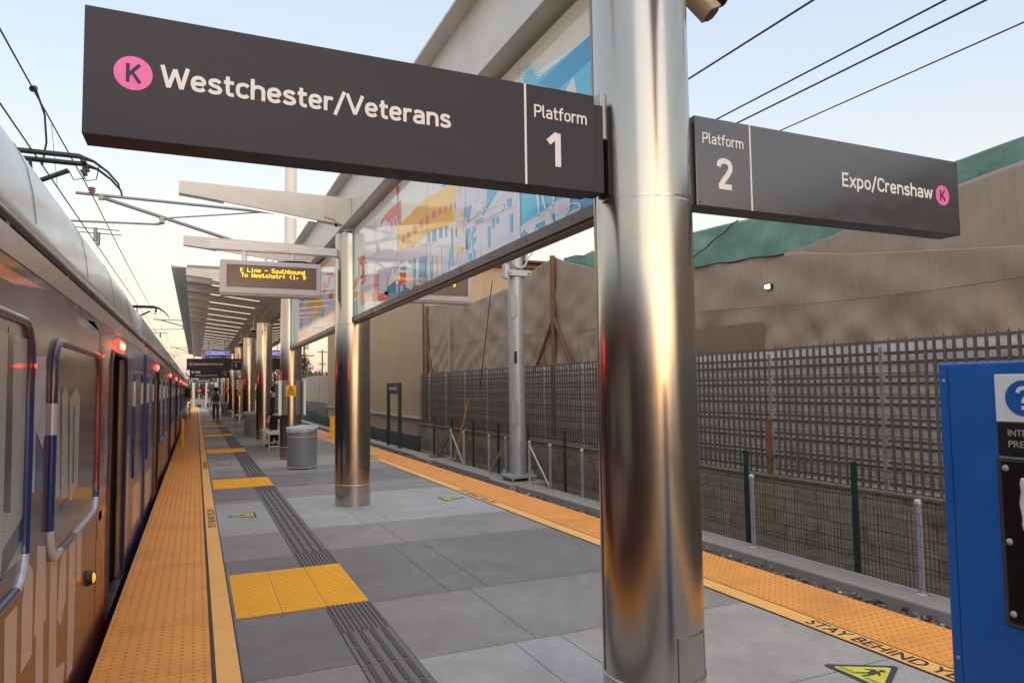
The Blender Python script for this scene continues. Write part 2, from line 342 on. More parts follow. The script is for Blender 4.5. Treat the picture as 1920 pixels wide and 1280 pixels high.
for kx in range(-4, 10):
    y = 3.04 + 6.86 * kx
    # columns bay, then darker bays
    lseg = [(y - 1.45, y + .9, 0), (y + .9, y + 1.19, 1), (y + 1.19, y + 2.35, 2), (y + 2.35, y + 4.17, 2), (y + 4.17, y + 5.41, 1)]
    rseg = [(y - 1.45, y + 1.10, 0), (y + 1.10, y + 2.32, 1), (y + 2.32, y + 4.21, 2), (y + 4.21, y + 5.41, 1)]
    if kx > 1: lseg = [(a, b, {0: 4, 1: 1, 2: 1}[c]) for a, b, c in lseg]; rseg = [(a, b, {0: 4, 1: 1, 2: 1}[c]) for a, b, c in rseg]
    for a, b, c in lseg: slab(.26, .885, a, b, c)
    for i, (a, b, c) in enumerate(rseg):
        if i == 0:
            slab(1.215, 1.84, a, b, c); slab(1.84, 2.16, a, y - .3, c); slab(1.84, 2.16, y - .3, y + .3, c); slab(1.84, 2.16, y + .3, b, c)
            slab(2.16, 3.685, a, b, c) if kx != 0 else (slab(2.16, 3.685, a, y - .1, 0), slab(2.16, 3.685, y - .1, b, 4))
        elif i == 2: slab(1.215, 1.84, a, b, c); slab(1.84, 2.16, a, b, c); slab(2.16, 3.685, a, b, c)
        else: slab(1.215, 2.0, a, b, c); slab(2.0, 3.685, a, b, c)
kind(pf.build('platform', M_pl))

# tactile edge strips with truncated domes
M_tac = pm('tactile_orange', (228, 152, 66), .62, var=.10, scale=2.5, dirt=(158, 104, 58), damt=.5, dscale=1.7, bump=.1, bscale=90)
M_tacd = pm('tactile_dome', (214, 128, 42), .6, var=.14, scale=9)
M_tacp = pm('tactile_border', (238, 176, 92), .6, var=.07, scale=4, dirt=(190, 130, 66), damt=.3)
M_seam = pm('dark_seam', (70, 54, 44), .8)
def dome(mb, x, y, z, r0, r1, h, mi, n=7):
    vs = [(x + r0 * math.cos(2 * math.pi * i / n), y + r0 * math.sin(2 * math.pi * i / n), z) for i in range(n)] + [(x + r1 * math.cos(2 * math.pi * i / n), y + r1 * math.sin(2 * math.pi * i / n), z + h) for i in range(n)]
    mb.add(vs, [(i, (i + 1) % n, n + (i + 1) % n, n + i) for i in range(n)] + [list(range(n, 2 * n))], mi)
def strip(x0, x1, xb0, xb1, ya, yb):
    mb = MB(); yy = -22
    while yy < 74:
        y2 = min(yy + .9144, 74)
        mb.box(x0, x1, yy + .0025, y2 - .0025, -.09, .006, 0); yy = y2
    mb.box(xb0, xb1, -22, 74, -.003, .0055, 2)
    lo, hi = (xb1, xb0) if False else (min(x1, xb1), max(x0, xb0))
    mb.box(lo, hi, -22, 74, -.003, .002, 3)
    inner = xb1 if x0 < 1 else xb0
    mb.box(inner - (0 if x0 < 1 else .008), inner + (.008 if x0 < 1 else 0), -22, 74, -.003, .0025, 3)
    nx = 10; p = (x1 - x0) / nx; y = ya
    while y < yb:
        for i in range(nx): dome(mb, x0 + p * (i + .5), y, .006, .0115, .0065, .005, 1)
        y += p
    return kind(mb.build('tactile_strip', [M_tac, M_tacd, M_tacp, M_seam]))
strip(-.52, .10, .125, .25, 1.6, 19)
strip(3.86, 4.44, 3.70, 3.845, 1.6, 17)
# guide path of dark ribbed tiles
M_gt = pm('guide_tile', (112, 106, 106), .7, var=.12, scale=7, bump=.15, bscale=80)
M_gb = pm('guide_bar', (76, 70, 74), .65, var=.12, scale=9)
M_pad = pm('crossing_pad', (240, 178, 40), .6, var=.07, scale=6, dirt=(190, 130, 40), damt=.35, dscale=3)
gp_ = MB(); pads = []
for kx in range(-3, 7):
    pads.append(5.40 + 7.10 * kx)
y = -16.
for i, p0 in enumerate(pads):
    p1 = p0 + 1.25; nxt = pads[i + 1] if i + 1 < len(pads) else 50
    a = p1; b = nxt
    for (s0, s1) in ((a, a + .62), (b - .62, b)):
        for q in range(2):
            gp_.box(.89, 1.21, s0 + q * .31 + .003, s0 + q * .31 + .307, -.003, .004, 0)
            for ix in range(10):
                for iy in range(10): dome(gp_, .89 + .032 * (ix + .5), s0 + q * .31 + .031 * (iy + .5), .004, .012, .008, .005, 1, 5)
    yy = a + .62; n = max(1, round((b - a - 1.24) / .31)); st = (b - a - 1.24) / n
    for q in range(n):
        y0 = yy + q * st
        gp_.box(.89, 1.21, y0 + .003, y0 + st - .003, -.003, .004, 0)
        for ix in range(4): gp_.bbox(.918 + .075 * ix, .952 + .075 * ix, y0 + .018, y0 + st - .018, .003, .010, .004, 1)
kind(gp_.build('guide_path', [M_gt, M_gb]))
cp = MB()
for p0 in pads:
    for ix in range(3):
        x0 = .275 + .3125 * ix
        for iy in range(4):
            cp.box(x0 + .003, x0 + .309, p0 + iy * .3125 + .001, p0 + (iy + 1) * .3125 - .001, -.003, .008, 0)
        for q in range(30): cp.box(x0 + .014, x0 + .298, p0 + .012 + q * .0412, p0 + .032 + q * .0412, .007, .0125, 0)
kind(cp.build('crossing_pads', [M_pad]))

# words painted on the edge strips
M_ink = pm('floor_ink', (52, 40, 40), .7, var=.2, scale=30)
wt = MB()
for y in (3.61, 10.47, 17.33): letter(wt, 'STAY BEHIND YELLOW', (3.725, y, .0065), (0, -1, 0), (1, 0, 0), .095, 1.42, .018)
for y in (2.2, 9.05, 15.9): letter(wt, 'STAY BEHIND YELLOW', (.235, y, .0065), (0, 1, 0), (-1, 0, 0), .08, 1.40, .018)
kind(wt.build('pavement_lettering', M_ink))

# triangular gap-warning stickers on the floor
M_dy = pm('sticker_yellow', (214, 202, 62), .5, var=.1, scale=14, dirt=(150, 146, 70), damt=.3, dscale=6)
M_dk = pm('sticker_black', (50, 50, 58), .55, var=.1)
M_dg = pm('sticker_grey', (150, 142, 74), .6)
def floor_sticker(c, ang, label, flip=1):
    mb = MB(); c = Vector((c[0], c[1], 0)); X = Vector((math.cos(ang), math.sin(ang), 0)) * flip; Y = Vector((-math.sin(ang), math.cos(ang), 0))
    def tri(r, rc, z, mi):
        pts = []
        for k in range(3):
            a = math.pi / 2 + k * 2 * math.pi / 3; ctr = Vector((math.cos(a), math.sin(a))) * (r - 2 * rc)
            for j in range(7):
                t = a + (j / 6 - .5) * 2 * math.pi / 3; pts.append(ctr + Vector((math.cos(t), math.sin(t))) * rc)
        mb.poly([c + X * p.x + Y * p.y + Vector((0, 0, z)) for p in pts], mi)
    tri(.245, .022, .0035, 1); tri(.185, .014, .0045, 0)
    W = lambda p, z=.0055: c + X * p[0] + Y * p[1] + Vector((0, 0, z))
    # falling figure and the gap it steps over
    mb.poly([W(p, .005) for p in ((-.145, -.075), (-.03, -.075), (-.03, -.045), (-.125, -.045))], 2); mb.poly([W(p, .005) for p in ((.03, -.075), (.145, -.075), (.125, -.045), (.03, -.045))], 2)
    disc(mb, W((.012, .095)), X, Y, .017, 1, 16)
    for q in ([(-.025, .075), (.02, .072), (.028, .01), (-.012, .008)], [(-.012, .008), (.008, .008), (-.028, -.055), (-.045, -.05)], [(.008, .008), (.028, .01), (.02, -.06), (.004, -.06)],
              [(.02, .07), (.055, .03), (.046, .022), (.016, .05)], [(-.025, .074), (-.055, .035), (-.046, .028), (-.018, .05)]):
        mb.poly([W(p) for p in q], 1)
    return tag(mb.build('floor_sticker', [M_dy, M_dk, M_dg]), label, 'floor sticker', 'gap warning stickers on the platform')
A_ = math.atan2(-.2, .32)
floor_sticker((3.385, 2.84), R_(-90), 'yellow triangle warning sticker on the floor beside the blue help point')
floor_sticker((3.35, 9.75), R_(-90), 'yellow triangle floor sticker behind the nearest steel column, by the right edge strip')
floor_sticker((.60, 9.74), R_(90), 'yellow triangle floor sticker on the pale slab left of the guide path')
floor_sticker((.60, 16.5), R_(90), 'small far yellow triangle floor sticker between the second and third crossing pads')

# kerb along the far side of the right track
kb = MB(); y = -20.
while y < 100:
    y2 = y + 3.05
    kb.bbox(7.03, 7.52, y + .004, y2 - .004, -1.2, -.755, .018); y = y2
for (y0, y1) in ((15.6, 16.9), (22.2, 23.6)): kb.bbox(6.86, 7.9, y0, y1, -1.2, -.738, .02)
kind(kb.build('kerb', M_conc))
M_dirt = pm('verge_soil', (112, 100, 86), .95, var=.25, scale=5, bump=.5)
kind(MB().box(7.5, 8.32, -20, 100, -1.2, -.86).build('verge', M_dirt))
# loose ballast stones along the kerb
gs = MB(); rnd = random.Random(3)
M_st = [pm('stone_grey', (128, 122, 116), .9, var=.3, scale=30), pm('stone_dark', (84, 78, 74), .9, var=.3, scale=30), pm('stone_pale', (186, 180, 172), .9, var=.2, scale=30)]
def stone(x, y, z, r, mi):
    bm = bmesh.new(); bmesh.ops.create_icosphere(bm, subdivisions=1, radius=1)
    a = rnd.uniform(.6, 1.2); b_ = rnd.uniform(.6, 1.1)
    for v in bm.verts:
        j = 1 + rnd.uniform(-.28, .28); v.co = Vector((x + v.co.x * r * a * j, y + v.co.y * r * b_ * j, z + v.co.z * r * .7 * j))
    gs.frombm(bm, mi)
for i in range(3200):
    yy = 1.5 + 32 * rnd.random() ** 1.7; xx = 7.02 - abs(rnd.gauss(0, .22)); stone(xx, yy, -.985 + rnd.uniform(0, .04) + max(0, .12 - (7.02 - xx) * .35) * rnd.random(), rnd.uniform(.018, .042), rnd.choice((0, 0, 1, 1, 0, 2) if rnd.random() < .3 else (0, 1)))
kind(gs.build('gravel', M_st), 'stuff')

# ================================================================== WALLS AND FENCES ON THE RIGHT
# block wall
M_blk = pm('block_wall', (250, 240, 226), .9, var=.16, scale=4, bump=.35, bscale=70, dirt=(120, 104, 88), damt=.75, dscale=1.6)
axis_brick(M_blk, 'Y', .41, .205, (164, 153, 139), (150, 140, 127), (118, 110, 101))
bw = thing('block_wall', (8.5, 10, -1), 'stained concrete block wall under the rusty picket fence', 'wall')
MB().box(8.32, 8.52, -20, 28.2, -1.2, .10).build('wall', M_blk, bw)
MB().bbox(8.29, 8.54, -20, 28.2, .10, .15, .01).build('coping', pm('coping', (122, 112, 100), .9, var=.25, scale=6, bump=.4), bw)
# corrugated white panel wall behind the pickets
M_pan = pm('panel_white', (214, 214, 212), .6, var=.12, scale=5, dirt=(128, 118, 106), damt=.5, dscale=2)
pw_ = MB(); z = .16
while z < 1.95:
    pw_.box(8.58, 8.64, -20, 28.1, z, z + .255, 0); pw_.box(8.568, 8.60, -20, 28.1, z + .255, z + .285, 1); pw_.box(8.574, 8.585, -20, 28.1, z + .12, z + .128, 1); z += .285  # pale courses with darker raised bands between and across them
pwt = thing('panel_wall', (8.6, 10, .15), 'pale ribbed panel wall seen through the rusty picket fence', 'wall')
pw_.build('panel', [M_pan, pm('panel_dark_band', (104, 94, 84), .7, var=.2)], pwt)
# picket fence
pk = thing('picket_fence', (8.42, 10, .12), 'rusty spear topped picket fence on the block wall', 'fence')
M_wpost = pm('weathered_post', (132, 126, 120), .7, .1, var=.3, scale=12, dirt=(84, 62, 48), damt=.6, dscale=5)
bays = [8.65 - 2.02 * i for i in range(8)][::-1] + [8.65 + 2.02 * i for i in range(1, 10)] + [28.0]
for a, b in zip(bays[:-1], bays[1:]):
    mb = MB(); n = round((b - a) / .125); st = (b - a) / n
    for i in range(1, n):
        yy = a + st * i + rnd.uniform(-.006, .006); top = 2.12 + rnd.uniform(-.015, .015); ln = rnd.uniform(-.008, .008)
        mb.add([(8.40, yy - .016, .12), (8.425, yy - .016, .12), (8.425, yy + .016, .12), (8.40, yy + .016, .12),
                (8.40, yy - .016 + ln, top), (8.425, yy - .016 + ln, top), (8.425, yy + .016 + ln, top), (8.40, yy + .016 + ln, top), (8.412, yy + ln, top + .075)],
               [(0, 1, 5, 4), (1, 2, 6, 5), (2, 3, 7, 6), (3, 0, 4, 7), (4, 5, 8), (5, 6, 8), (6, 7, 8), (7, 4, 8)], 0)
    for z in (.22, .50, .79, 1.07, 1.36, 1.64, 1.95): mb.box(8.427, 8.452, a + .03, b - .03, z, z + .036, 0)
    mb.build('picket_panel', M_rust, pk)
for i, yv in enumerate(bays):
    mb = MB().box(8.383, 8.398, yv - .022, yv + .022, -.05, 2.06); mb.build('post', M_wpost, pk)
MB().box(8.33, 8.365, 8.64, 8.70, -.25, 1.02).add([(8.345, 8.65, -.25), (8.36, 8.65, -.25), (8.36, 8.67, -.25), (8.345, 8.67, -.25), (8.35, 8.6, -.45)], [(0, 1, 4), (1, 2, 4), (2, 3, 4), (3, 0, 4)]).build('rusty_strut', pm('orange_rust', (128, 78, 44), .85, var=.3, scale=18), pk)

# green mesh fence in front of the wall
gf = thing('green_mesh_fence', (7.8, 10, -.87), 'dark green mesh fence with V fold in front of the block wall', 'fence')
gy = [8.6 + 1.97 * i for i in range(-5, 9)]
for yv in gy: MB().box(7.775, 7.825, yv - .03, yv + .03, -.95, .545).bbox(7.77, 7.83, yv - .034, yv + .034, .545, .565, .008).build('post', M_green, gf)
mw = MB(); M_wire = pm('green_wire', (66, 66, 58), .5, .3, var=.2)
def wire(mb, pts, r, mi=0): mb.tube(pts, r, 4, mi, smooth=False)
yv = gy[0]
while yv < 24.3:
    fold = [(7.84, yv, -.86), (7.84, yv, .20), (7.80, yv + .0, .27), (7.84, yv, .34), (7.84, yv, .50)]
    wire(mw, fold, .0026); yv += .052
for z in (-.80, -.6, -.4, -.2, 0, .2, .34, .48): wire(mw, [(7.846, gy[0], z), (7.846, 24.3, z)], .0032)
mw.build('mesh_panel', M_wire, gf)
MB().cyl((7.75, 24.36, .40), (7.75, 22.95, -.86), .028, n=8).build('brace', M_green, gf)
# galvanised mesh fence on the kerb
zf = thing('galvanised_mesh_fence', (7.35, 8, -.75), 'low galvanised post and mesh fence standing on the concrete kerb', 'fence')
gys = [0.28, 2.85, 5.42, 8.0, 10.5, 12.93, 14.38, 15.47, 16.89, 18.06, 20.05, 21.22]
for yv in gys:
    MB().cyl((7.35, yv, -.755), (7.35, yv, .255), .036, n=14).lathe((7.35, yv), [(.041, .235), (.041, .262), (.03, .285), (.0, .292)], 14).lathe((7.35, yv), [(.075, -.754), (.075, -.738), (.04, -.73)], 14).build('post', M_galv, zf)
mw = MB(); M_gw = pm('galvanised_wire', (70, 66, 60), .45, .5, var=.2)
yv = gys[0]
while yv < 14.3:
    wire(mw, [(7.30, yv, -.70), (7.30, yv, .14), (7.26, yv + .02, .19), (7.30, yv, .24)], .0022); yv += .0525
for z in (-.68, -.45, -.22, .01, .14, .22): wire(mw, [(7.296, gys[0], z), (7.296, 14.38, z)], .003)
for z in (-.45, -.1, .2): wire(mw, [(7.31, 14.38, z), (7.31, 21.2, z)], .0025)
mw.build('mesh_panel', M_gw, zf)
for (p0, p1) in (((7.35, 15.47, .18), (7.35, 14.42, -.70)), ((7.35, 16.89, .15), (7.35, 18.0, -.70)), ((7.35, 21.2, .18), (7.35, 20.1, -.70))): MB().cyl(p0, p1, .026, n=10).build('brace', M_galv, zf)
# far part: green fence with dark screen cloth below the building
ff = thing('screened_fence', (7.75, 40, -1), 'low dark green screened fence along the grey building base', 'fence')
yv = 26.
M_scr = pm('screen_cloth', (70, 78, 76), .85, var=.15, scale=8)
fz = lambda yv: -.26 if yv < 48 else min(.45, -.26 + (yv - 48) * .035)
while yv < 82:
    t = fz(yv); MB().box(7.72, 7.78, yv - .03, yv + .03, -1.0, t + .04).build('post', M_green, ff)
    MB().add([(7.75, yv + .03, -.98), (7.75, yv + 2.53, -.98), (7.75, yv + 2.53, fz(yv + 2.56)), (7.75, yv + .03, t)], [(0, 1, 2, 3)]).build('screen', M_scr, ff); yv += 2.56

# ---- tarpaulins
def sheet(name, label, ya, yb, zb, zt, x0, mat, seed, amp=.05, ny=220, nz=40, sag=0.0, slope=0.0, stitch=None):
    r = random.Random(seed); mb = MB(); vs = []
    ph = [(r.uniform(.6, 5), r.uniform(0, 6), r.uniform(-2.2, 2.2), r.uniform(.4, 1)) for _ in range(9)]
    creases = [(r.uniform(ya, yb), r.uniform(.12, .5), r.uniform(-.7, .7), r.uniform(-.34, .42)) for _ in range(int((yb - ya) * 2.2))]
    for i in range(ny + 1):
        y = ya + (yb - ya) * i / ny; b, t = zb(y), zt(y)
        for j in range(nz + 1):
            s = j / nz; z = b + (t - b) * s
            d = sum(a * math.sin(f * (y + sl * z) + p) for f, p, sl, a in ph) / 9
            d += .5 * math.sin(9 * (y * .6 + z * 1.1) + 2 * math.sin(y)) * (1 - s) ** 2 * .5 + .6 * math.sin(14 * (y - .5 * z) + 3 * math.sin(1.3 * y)) * max(0, (1 - s) - .6)
            for fy, fw, sl2, fa in creases:
                e = y + sl2 * (z - zb(y)) - fy; d += fa * math.exp(-(e / fw) ** 2) * (.35 + .65 * (1 - s))
            vs.append((x0 - amp * d + slope * (z - 2.1) + sag * math.sin(math.pi * s), y, z))
    fs = [(i * (nz + 1) + j, (i + 1) * (nz + 1) + j, (i + 1) * (nz + 1) + j + 1, i * (nz + 1) + j + 1) for i in range(ny) for j in range(nz)]
    mb.add(vs, fs, 0, True); o = mb.build(name, mat); tag(o, label, 'tarpaulin')
    md = o.modifiers.new('thick', 'SOLIDIFY'); md.thickness = .006
    return o
def lerp(tab):
    tab = sorted(tab)
    def f(y):
        if y <= tab[0][0]: return tab[0][1]
        for (a, za), (b, z2) in zip(tab[:-1], tab[1:]):
            if y <= b:
                s = (y - a) / (b - a); return za + (z2 - za) * s
        return tab[-1][1]
    return f
def weave(m, ang=18):
    """hanging shade cloth: long soft folds running down to the left, fine weave, faint vertical panel lines"""
    t, n, k, bs = nodes_of(m)
    tcn = n('ShaderNodeTexCoord'); m1 = n('ShaderNodeMapping'); m1.inputs['Rotation'].default_value = (R_(ang), 0, 0); k(tcn.outputs['Object'], m1.inputs[0])
    mp = n('ShaderNodeMapping'); mp.inputs['Scale'].default_value = (1, .22, 1.9); k(m1.outputs[0], mp.inputs[0])
    nz = n('ShaderNodeTexNoise'); nz.inputs['Scale'].default_value = 1.3; nz.inputs['Detail'].default_value = 4; nz.inputs['Roughness'].default_value = .45; k(mp.outputs[0], nz.inputs['Vector'])
    n4 = n('ShaderNodeTexNoise'); n4.inputs['Scale'].default_value = 5; n4.inputs['Detail'].default_value = 6; k(tcn.outputs['Object'], n4.inputs['Vector'])
    wv = n('ShaderNodeTexWave'); wv.wave_type = 'BANDS'; wv.bands_direction = 'Z'; wv.inputs['Scale'].default_value = 60; wv.inputs['Distortion'].default_value = .6; k(tcn.outputs['Object'], wv.inputs['Vector'])
    bp = n('ShaderNodeBump'); bp.inputs['Strength'].default_value = .45; bp.inputs['Distance'].default_value = .045; k(nz.outputs[0], bp.inputs['Height'])
    b4 = n('ShaderNodeBump'); b4.inputs['Strength'].default_value = .35; b4.inputs['Distance'].default_value = .02; k(n4.outputs[0], b4.inputs['Height']); k(bp.outputs[0], b4.inputs['Normal'])
    b2 = n('ShaderNodeBump'); b2.inputs['Strength'].default_value = .25; b2.inputs['Distance'].default_value = .003; k(wv.outputs[0], b2.inputs['Height']); k(b4.outputs[0], b2.inputs['Normal']); k(b2.outputs[0], bs.inputs['Normal'])
    w2 = n('ShaderNodeTexWave'); w2.wave_type = 'BANDS'; w2.bands_direction = 'Y'; w2.inputs['Scale'].default_value = 2.1; w2.inputs['Distortion'].default_value = 1.2; w2.inputs['Detail Scale'].default_value = .6; k(tcn.outputs['Object'], w2.inputs['Vector'])
    r2 = n('ShaderNodeMapRange'); r2.inputs['From Min'].default_value = .9; r2.inputs['From Max'].default_value = 1; r2.inputs['To Min'].default_value = 1; r2.inputs['To Max'].default_value = .93; k(w2.outputs['Fac'], r2.inputs['Value'])
    old = bs.inputs['Base Color'].links[0].from_socket
    m3 = n('ShaderNodeMix'); m3.data_type = 'RGBA'; m3.blend_type = 'MULTIPLY'; m3.inputs[0].default_value = 1; k(old, m3.inputs[6]); k(r2.outputs[0], m3.inputs[7]); k(m3.outputs[2], bs.inputs['Base Color'])
M_tarp = pm('tarp_tan', (160, 142, 124), .82, var=.10, scale=2.1, dirt=(136, 116, 98), damt=.35, dscale=.9, stretch=(1, 1, .6)); weave(M_tarp)
M_tarp2 = pm('tarp_taupe', (160, 146, 132), .8, var=.10, scale=1.6, dirt=(138, 124, 110), damt=.35, dscale=.9); weave(M_tarp2)
M_tg = pm('tarp_green', (102, 142, 130), .62, var=.2, scale=2.6, dirt=(150, 178, 166), damt=.6, dscale=2.2, stretch=(1, .5, 1.6)); weave(M_tg)
botz = lerp([(-6, 2.02), (5, 2.06), (8, 2.09), (10.6, 2.13), (17.7, 2.02), (25.7, 2.16), (28.1, 2.2)])
topz = lerp([(-6, 2.6), (4.8, 3.12), (5.97, 3.28), (7.2, 3.45), (8.15, 3.64), (9.32, 3.72), (10.75, 3.80), (13, 4.08), (14.5, 4.39), (15.0, 4.55), (15.83, 4.78), (16.53, 5.02), (17.7, 4.87), (19.6, 4.59), (22.8, 4.50), (28.1, 5.0)])
sheet('brown_tarp', 'long tan brown tarpaulin hung above the picket fence', -6, 28.1, botz, topz, 8.66, M_tarp, 5, .09, 420, 60)
up0 = lerp([(-6, 2.4), (4.8, 2.95), (6, 3.1), (7.2, 3.3), (8.3, 3.60), (8.9, 3.70)]); up1 = lerp([(-6, 4.4), (4.9, 4.14), (5.7, 4.06), (7.29, 3.86), (8.3, 3.71), (8.9, 3.72)])
sheet('taupe_tarp', 'paler grey brown tarpaulin overlapping behind the right hand platform sign', -6, 8.9, up0, up1, 8.75, M_tarp2, 11, .035, 150, 20)
g0 = lerp([(-6, 4.1), (4.9, 4.02), (5.7, 3.92), (7.29, 3.72), (8.3, 3.56), (10.95, 3.72), (13, 4.0), (14.77, 4.36), (15.3, 4.52), (16.45, 4.9)])
g1_ = lerp([(-6, 4.5), (4.92, 4.44), (5.68, 4.40), (7.3, 4.40), (9.22, 4.46), (10.94, 4.55), (12.8, 4.70), (14.79, 4.88), (15.2, 4.84), (15.58, 4.92), (16.45, 4.97)])
sheet('green_tarp', 'faded green tarpaulin strip along the top of the brown one', -6, 16.3, g0, g1_, 8.82, M_tg, 21, .06, 260, 20)
M_patch = pm('tarp_patch', (128, 108, 92), .85, var=.1, scale=3)
M_thr = pm('tarp_seam', (104, 88, 74), .9, var=.1)
sm = MB().tube([(8.598, y, 2.88 + .05 * math.sin(y * .7) + (y - 10) * .02) for y in [4 + .25 * i for i in range(96)]], .006, 4)
tag(sm.build('tarp_seam_cord', M_thr), 'thin cord running sideways across the brown tarpaulin', 'cord')
tag(MB().bbox(8.585, 8.592, 8.95, 10.75, 2.10, 2.62, .002).build('tarp_patch', M_patch), 'darker square patch low on the brown tarpaulin beside the nearest column', 'patch')
# rope and rolled edges
M_rope = pm('rope_dark', (58, 50, 44), .9, var=.2)
tag(MB().tube([(8.64, y, topz(y) + .01 + .012 * math.sin(7 * y)) for y in [8.5 + i * .1 for i in range(60)]], .014, 6).tube([(8.72, 10.85 - t * 1.25, 4.03 + t * .45 + .015 * math.sin(t * 16)) for t in [i / 20 for i in range(21)]], .012, 5).build('tarp_rope', M_rope), 'dark rope laced along the seam between green and brown tarpaulins', 'rope')
M_pole = pm('timber_pole', (118, 88, 64), .8, var=.25, scale=14, stretch=(1, 1, .2))
def tarp_frame(y, top, label, braces):
    t = thing('timber_frame', (8.6, y, 2.0), label, 'timber frame', 'timber frames holding the tarpaulin')
    MB().cyl((8.60, y, .3), (8.60, y, top), .075, n=10).build('pole', M_pole, t)
    for b in braces: MB().cyl((8.60, y, 3.40), (8.60, y + b, 2.02), .05, n=8).build('brace', M_pole, t)
tarp_frame(16.5, 5.04, 'upright brown timber pole with two splayed braces against the tarpaulin', (1.15, -1.0))
tarp_frame(27.7, 4.9, 'rough brown timber pole at the corner of the beige building', (-.7,))
tag(MB().cyl((8.55, 24.8, .9), (8.55, 24.8, 4.1), .05, n=8).build('plastic_pipe', pm('pipe_beige', (168, 150, 130), .5, var=.1)), 'thin beige pipe standing before the far end of the tarpaulin', 'pipe')
# lit flood lamp
fl = thing('flood_lamp', (8.6, 8.82, 3.18), 'small lit flood lamp shining against the brown tarpaulin', 'lamp')
MB().bbox(8.585, 8.65, 8.755, 8.885, 3.135, 3.225, .012).build('housing', M_black, fl)
MB().add([(8.58, 8.77, 3.15), (8.58, 8.87, 3.15), (8.58, 8.87, 3.21), (8.58, 8.77, 3.21)], [(0, 1, 2, 3)]).build('lens', pm('lamp_lens', (255, 250, 235), .3, emit=(255, 246, 225), estr=14), fl)

# ---- beige corrugated building
M_sid = pm('siding_beige', (172, 152, 124), .55, var=.06, scale=2, dirt=(146, 124, 98), damt=.35, dscale=.8, stretch=(1, 1, .3))
M_base = pm('base_block', (215, 215, 215), .9, var=.1, scale=2.5, dirt=(180, 178, 172), damt=.4, bump=.3, bscale=50)
axis_brick(M_base, 'Y', .41, .205, (140, 138, 136), (132, 130, 128), (116, 113, 110), .008)
bd = thing('warehouse', (12, 40, -1), 'beige corrugated metal warehouse beyond the tarpaulin', 'building')
def corrug(mb, a, b, z0, z1, fixed, axis, pitch=.20, d=.022, nz=6):
    n = int((b - a) / pitch); vs = []
    prof = [(0, 0), (.30, 0), (.40, d), (.60, d), (.70, 0)]
    us = [(a + pitch * (i + p), e) for i in range(n) for p, e in prof] + [(b, 0)]
    for u, e in us:
        for z in (z0, z1): vs.append((fixed - e, u, z) if axis == 'y' else (u, fixed - e, z))
    mb.add(vs, [(2 * i, 2 * i + 2, 2 * i + 3, 2 * i + 1) for i in range(len(us) - 1)], 0)
mb = MB(); corrug(mb, 28.2, 51.8, .36, 2.9, 8.62, 'y'); corrug(mb, 28.2, 51.8, 2.902, 5.6, 8.614, 'y'); corrug(mb, 28.2, 51.8, 5.602, 7.05, 8.608, 'y')
corrug(mb, 8.62, 26, .36, 6.80, 28.2, 'x', .42, .02); mb.build('wall', M_sid, bd)
MB().box(8.64, 26, 28.22, 51.8, -1.2, 6.9).build('wall', M_sid, bd)
MB().box(8.66, 8.80, 28.3, 51.9, -1.2, .26).build('plinth', M_base, bd)
MB().bbox(8.50, 8.66, 28.15, 51.9, .27, .355, .01).build('ledge', pm('ledge_grey', (176, 168, 158), .7, var=.1), bd)
MB().bbox(8.4, 26.3, 27.95, 28.18, 6.80, 6.92, .01).bbox(8.4, 26.3, 27.9, 28.16, 7.06, 7.16, .01).box(8.5, 26.2, 28.17, 51.9, 6.9, 7.12).build('roof', pm('roof_trim', (96, 66, 48), .6, var=.15), bd)
MB().bbox(8.55, 8.62, 28.1, 28.19, -.8, 6.8, .008).build('downpipe', M_rust, bd)
# concrete yard wall beyond
M_yw = pm('yard_wall', (176, 162, 146), .85, var=.12, scale=1.5, dirt=(134, 96, 66), damt=.5, dscale=.8, stretch=(1, 1, .3))
yw = thing('yard_wall', (9, 65, -1), 'pale concrete panel wall with rust streaks beyond the beige warehouse', 'wall')
yv = 52.
while yv < 92: MB().bbox(8.75, 8.9, yv + .02, yv + 2.40, .55, 2.62 + .03 * math.sin(yv * 3), .01).build('panel', M_yw, yw); yv += 2.45
MB().box(8.62, 8.74, 51.95, 92, -1.2, .52).build('plinth', M_base, yw)

